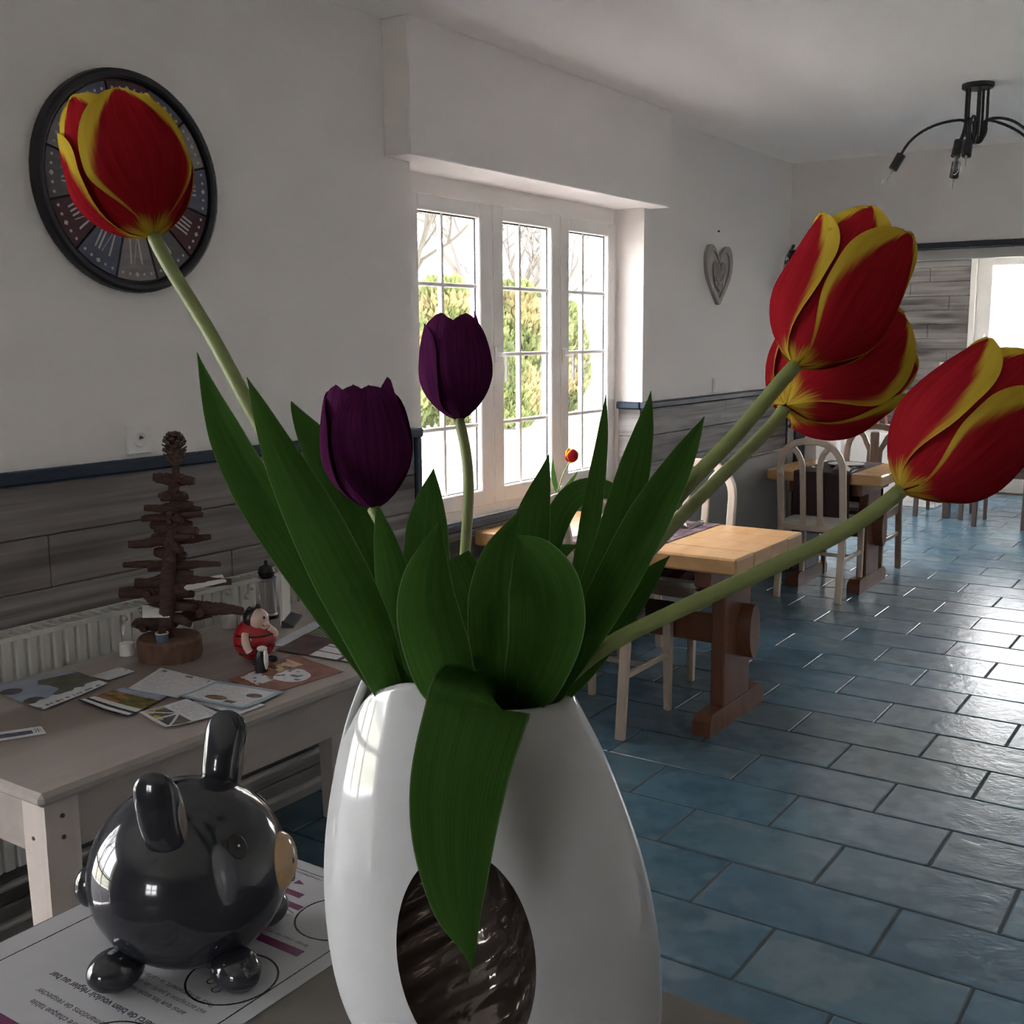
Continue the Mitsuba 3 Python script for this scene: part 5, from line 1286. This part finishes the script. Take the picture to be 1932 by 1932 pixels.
def rim_height(ph):
    """ph = 0 towards the front, pi/2 towards the left end, pi at the back."""
    d = lambda c, w: math.exp(-(((ph - c + math.pi) % (2 * math.pi) - math.pi) / w) ** 2)
    return 0.2450 + 0.010 * d(0.2, 0.42) - 0.030 * d(1.15, 0.24) + 0.020 * d(2.0, 0.42) + 0.012 * d(3.1, 0.7)


def ring_point(ph, zz, inset=0.0):
    a, b = fa(zz) - inset, fb(zz) - inset
    c, s = math.cos(ph), math.sin(ph)
    ex = 0.97
    return np.array([VX, VY, ZC + zz]) + VL * (0.007 - 0.022 * max(0.0, 1 - zz / 0.26) ** 0.8) + VN * b * math.copysign(abs(c) ** ex, c) + VL * a * math.copysign(abs(s) ** ex, s)


NP, rows = 192, []
phs = np.linspace(0, 2 * math.pi, NP, endpoint=False)
for q in np.linspace(0, 1, 60):
    rows.append([ring_point(ph, q * (rim_height(ph) - 0.003)) for ph in phs])
th = 0.0055
for a in np.linspace(0.15, 1, 6) * math.pi:
    rows.append([ring_point(ph, rim_height(ph) - 0.003 + 0.003 * math.sin(a), th / 2 * (1 - math.cos(a))) for ph in phs])
for q in np.linspace(0, 1, 14)[1:]:
    rows.append([ring_point(ph, (rim_height(ph) - 0.003) * (1 - q) + 0.195 * q, th) for ph in phs])
rows = np.array(rows)
nr = len(rows)
v = rows.reshape(-1, 3)
f = []
for i in range(nr - 1):
    for j in range(NP):
        a, b, c2, d = i * NP + j, i * NP + (j + 1) % NP, (i + 1) * NP + (j + 1) % NP, (i + 1) * NP + j
        f += [(a, c2, b), (a, d, c2)]
v = np.vstack([v, rows[0].mean(0)[None], rows[-1].mean(0)[None]])
k = nr * NP
for j in range(NP):
    f += [(k, j, (j + 1) % NP), (k + 1, (nr - 1) * NP + (j + 1) % NP, (nr - 1) * NP + j)]
vm = trimesh.Trimesh(v, np.array(f), process=False)
if vm.volume < 0:
    vm.invert()
vase = m3.Manifold(m3.Mesh(np.asarray(vm.vertices, np.float32), np.asarray(vm.faces, np.uint32)))
hc, ha, hb, hd = np.array([VX, VY, ZC + 0.119]) + VN * 0.062 - VL * 0.018, 0.0385, 0.0600, 0.052
HM = np.stack([VN, VL, Uv], 1)
dm = trimesh.creation.icosphere(subdivisions=6)
dm.vertices = (dm.vertices * [hd, ha, hb]) @ HM.T + hc
if dm.volume < 0:
    dm.invert()
dish = m3.Manifold(m3.Mesh(np.asarray(dm.vertices, np.float32), np.asarray(dm.faces, np.uint32)))
cut = (vase - dish).to_mesh()
vv, ff = np.array(cut.vert_properties[:, :3], float), np.array(cut.tri_verts)
val = ((((vv - hc) @ HM) / [hd, ha, hb]) ** 2).sum(1)
in_dish = (np.abs(val - 1) < 4e-3)[ff].all(1)
t = thing('vase', 'glossy white oval vase with dark hollow, full of tulips on the counter', 'vase')
part(t, 'body', trimesh.Trimesh(vv, ff[~in_dish]), 'porcelain', smooth=45)
part(t, 'hollow', trimesh.Trimesh(vv, ff[in_dish]), 'bronze_glaze', 'dark bronze glazed hollow in the front', smooth=True)

# ---------------------------------------------------------------- the tulips
NAMES = ['red and yellow tulip far left in front of the clock', 'red and yellow tulip in front of the opening, upper of the overlapping pair', 'red and yellow tulip partly hidden behind the upper one at the opening',
         'dark purple tulip, lower and further left of the two', 'dark purple tulip standing in front of the garden window', 'red and yellow tulip at the right picture edge on a long slanting stem']
keys = []
for k, (kind, b, tp, r, spin, stem) in enumerate(TULIPS):
    key = unique('tulip')
    labels[key] = {'label': NAMES[k], 'category': 'tulip'}
    keys.append(key)
    rad = 0.0042 if kind == 'red' else 0.0036
    part(key, 'stem', tube(stem, [rad * 1.0] * len(stem), 14, 44), 'stem_green', smooth=True)
    tulip_head(key, b, tp, r, spin, 'petal_flame' if kind == 'red' else 'petal_violet', 11 + k, taper=(0.12, 0.2, 0.22, 0.05, 0.02, 0.16)[k])
for k, (own, pts, w, roll, cup) in enumerate(LEAVES):
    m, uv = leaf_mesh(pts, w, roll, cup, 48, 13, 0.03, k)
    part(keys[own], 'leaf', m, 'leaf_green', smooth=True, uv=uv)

# ---------------------------------------------------------------- the garden
def bush(x, y, h, r, label, n, seed, m='hedge_green'):
    g = np.random.default_rng(seed)
    t = thing('shrub', label, 'shrub', None)
    part(t, 'trunk', tube([(x, y, -0.2), (x, y, h * 0.6)], [0.04, 0.02], 8), 'twig_grey')
    u = g.random(n); a = g.random(n) * 6.283; rr = r * np.sqrt(g.random(n)) * 0.45 + r * 0.55
    prof = np.sin(np.pi * np.clip(0.12 + 0.85 * u, 0, 1)) ** 0.6
    c = np.stack([x + rr * prof * np.cos(a), y + rr * prof * np.sin(a), -0.12 + u * h], 1)
    c[:, :2] += 0.10 * r * np.sin(c[:, 2:] * 7 + seed)
    up = np.stack([0.5 * np.cos(a) + 0.4 * (g.random(n) - .5), 0.5 * np.sin(a) + 0.4 * (g.random(n) - .5), 0.9 * np.ones(n)], 1)
    up /= np.linalg.norm(up, axis=1, keepdims=True)
    side = np.cross(up, g.normal(size=(n, 3))); side /= np.linalg.norm(side, axis=1, keepdims=True)
    L = (0.09 + 0.14 * g.random(n))[:, None]; w = L * 0.30
    v = np.stack([c - side * w * 0.4, c + up * L * 0.5 - side * w, c + up * L, c + up * L * 0.5 + side * w], 1).reshape(-1, 3)
    i = np.arange(n) * 4
    f = np.vstack([np.stack([i, i + 1, i + 2], 1), np.stack([i, i + 2, i + 3], 1)])
    part(t, 'foliage', trimesh.Trimesh(v, f, process=False), m, smooth=False, kind='stuff')


SH = [(15.6, 13.2, 2.5, 0.80), (16.9, 13.0, 2.75, 0.85), (18.2, 13.3, 2.6, 0.80), (19.3, 13.0, 2.75, 0.75), (20.5, 13.3, 2.65, 0.85), (17.6, 12.0, 1.2, 0.6), (21.9, 13.4, 2.4, 0.55)]
SL = ['yellow green shrub seen through the left panes of the left sash', 'yellow green shrub seen through the right panes of the left sash', 'yellow green shrub hidden behind the bar between left and middle sash', 'tall yellow green shrub seen through the left panes of the middle sash',
      'yellow green shrub seen through the right panes of the middle sash', 'low dark green shrub in front of the hedge', 'shrub seen through the left panes of the right sash']
for k, (x, y, h, r) in enumerate(SH):
    bush(x, y, h, r, SL[k], 5200, 20 + k)


def bare_tree(x, y, z, h, label, seed, m, lean=(0, 0), depth=5, r0=0.10, spread=0.6):
    g = random.Random(seed)
    t = thing('bare_tree', label, 'tree')
    tw, big = [], []

    def grow(p, d, L, r, lev):
        pts = [p]
        for q in range(4):
            d = d + np.array([g.uniform(-1, 1), g.uniform(-1, 1), g.uniform(-0.6, 0.9)]) * 0.14
            d = d / np.linalg.norm(d)
            p = p + d * L / 4
            pts.append(p)
        (big if lev < 2 else tw).append(tube(pts, np.linspace(r, r * 0.62, 5), 7 if lev < 2 else 4))
        if lev < depth:
            for _ in range(3 if lev else 4):
                k = g.uniform(0.35, 1.0)
                b = pts[min(4, 1 + int(k * 4))]
                e = d + np.array([g.uniform(-1, 1), g.uniform(-1, 1), g.uniform(-0.35, 0.7)]) * spread * 1.4
                grow(b, e / np.linalg.norm(e), L * g.uniform(0.6, 0.85), r * 0.62, lev + 1)

    d0 = np.array([lean[0], lean[1], 1.0])
    grow(np.array([x, y, z], float), d0 / np.linalg.norm(d0), h * 0.38, r0, 0)
    part(t, 'trunk', cat(big), m)
    part(t, 'twigs', cat(tw), m, smooth=False, kind='stuff')


bare_tree(19.5, 16.5, -0.2, 7.0, 'leafless tree behind the shrubs, seen through the left sash', 3, 'twig_grey', depth=5, r0=0.15)
bare_tree(23.6, 17.0, -0.2, 7.0, 'leafless tree behind the shrubs, seen through the middle sash', 8, 'twig_grey', depth=5, r0=0.15)
bare_tree(26.0, 17.2, -0.2, 6.2, 'leafless tree behind the hedge, seen at the edge of the right sash', 14, 'twig_grey', depth=5, r0=0.14)
bare_tree(17.0, 1.9, -0.3, 8.0, 'gnarled leafless tree outside the far window', 5, 'twig_light', lean=(0.0, 0.45), depth=4, r0=0.22, spread=0.75)
bare_tree(-1.6, 6.3, -0.2, 4.5, 'leafless tree outside, beyond the left picture edge', 6, 'twig_grey', depth=4, r0=0.10)
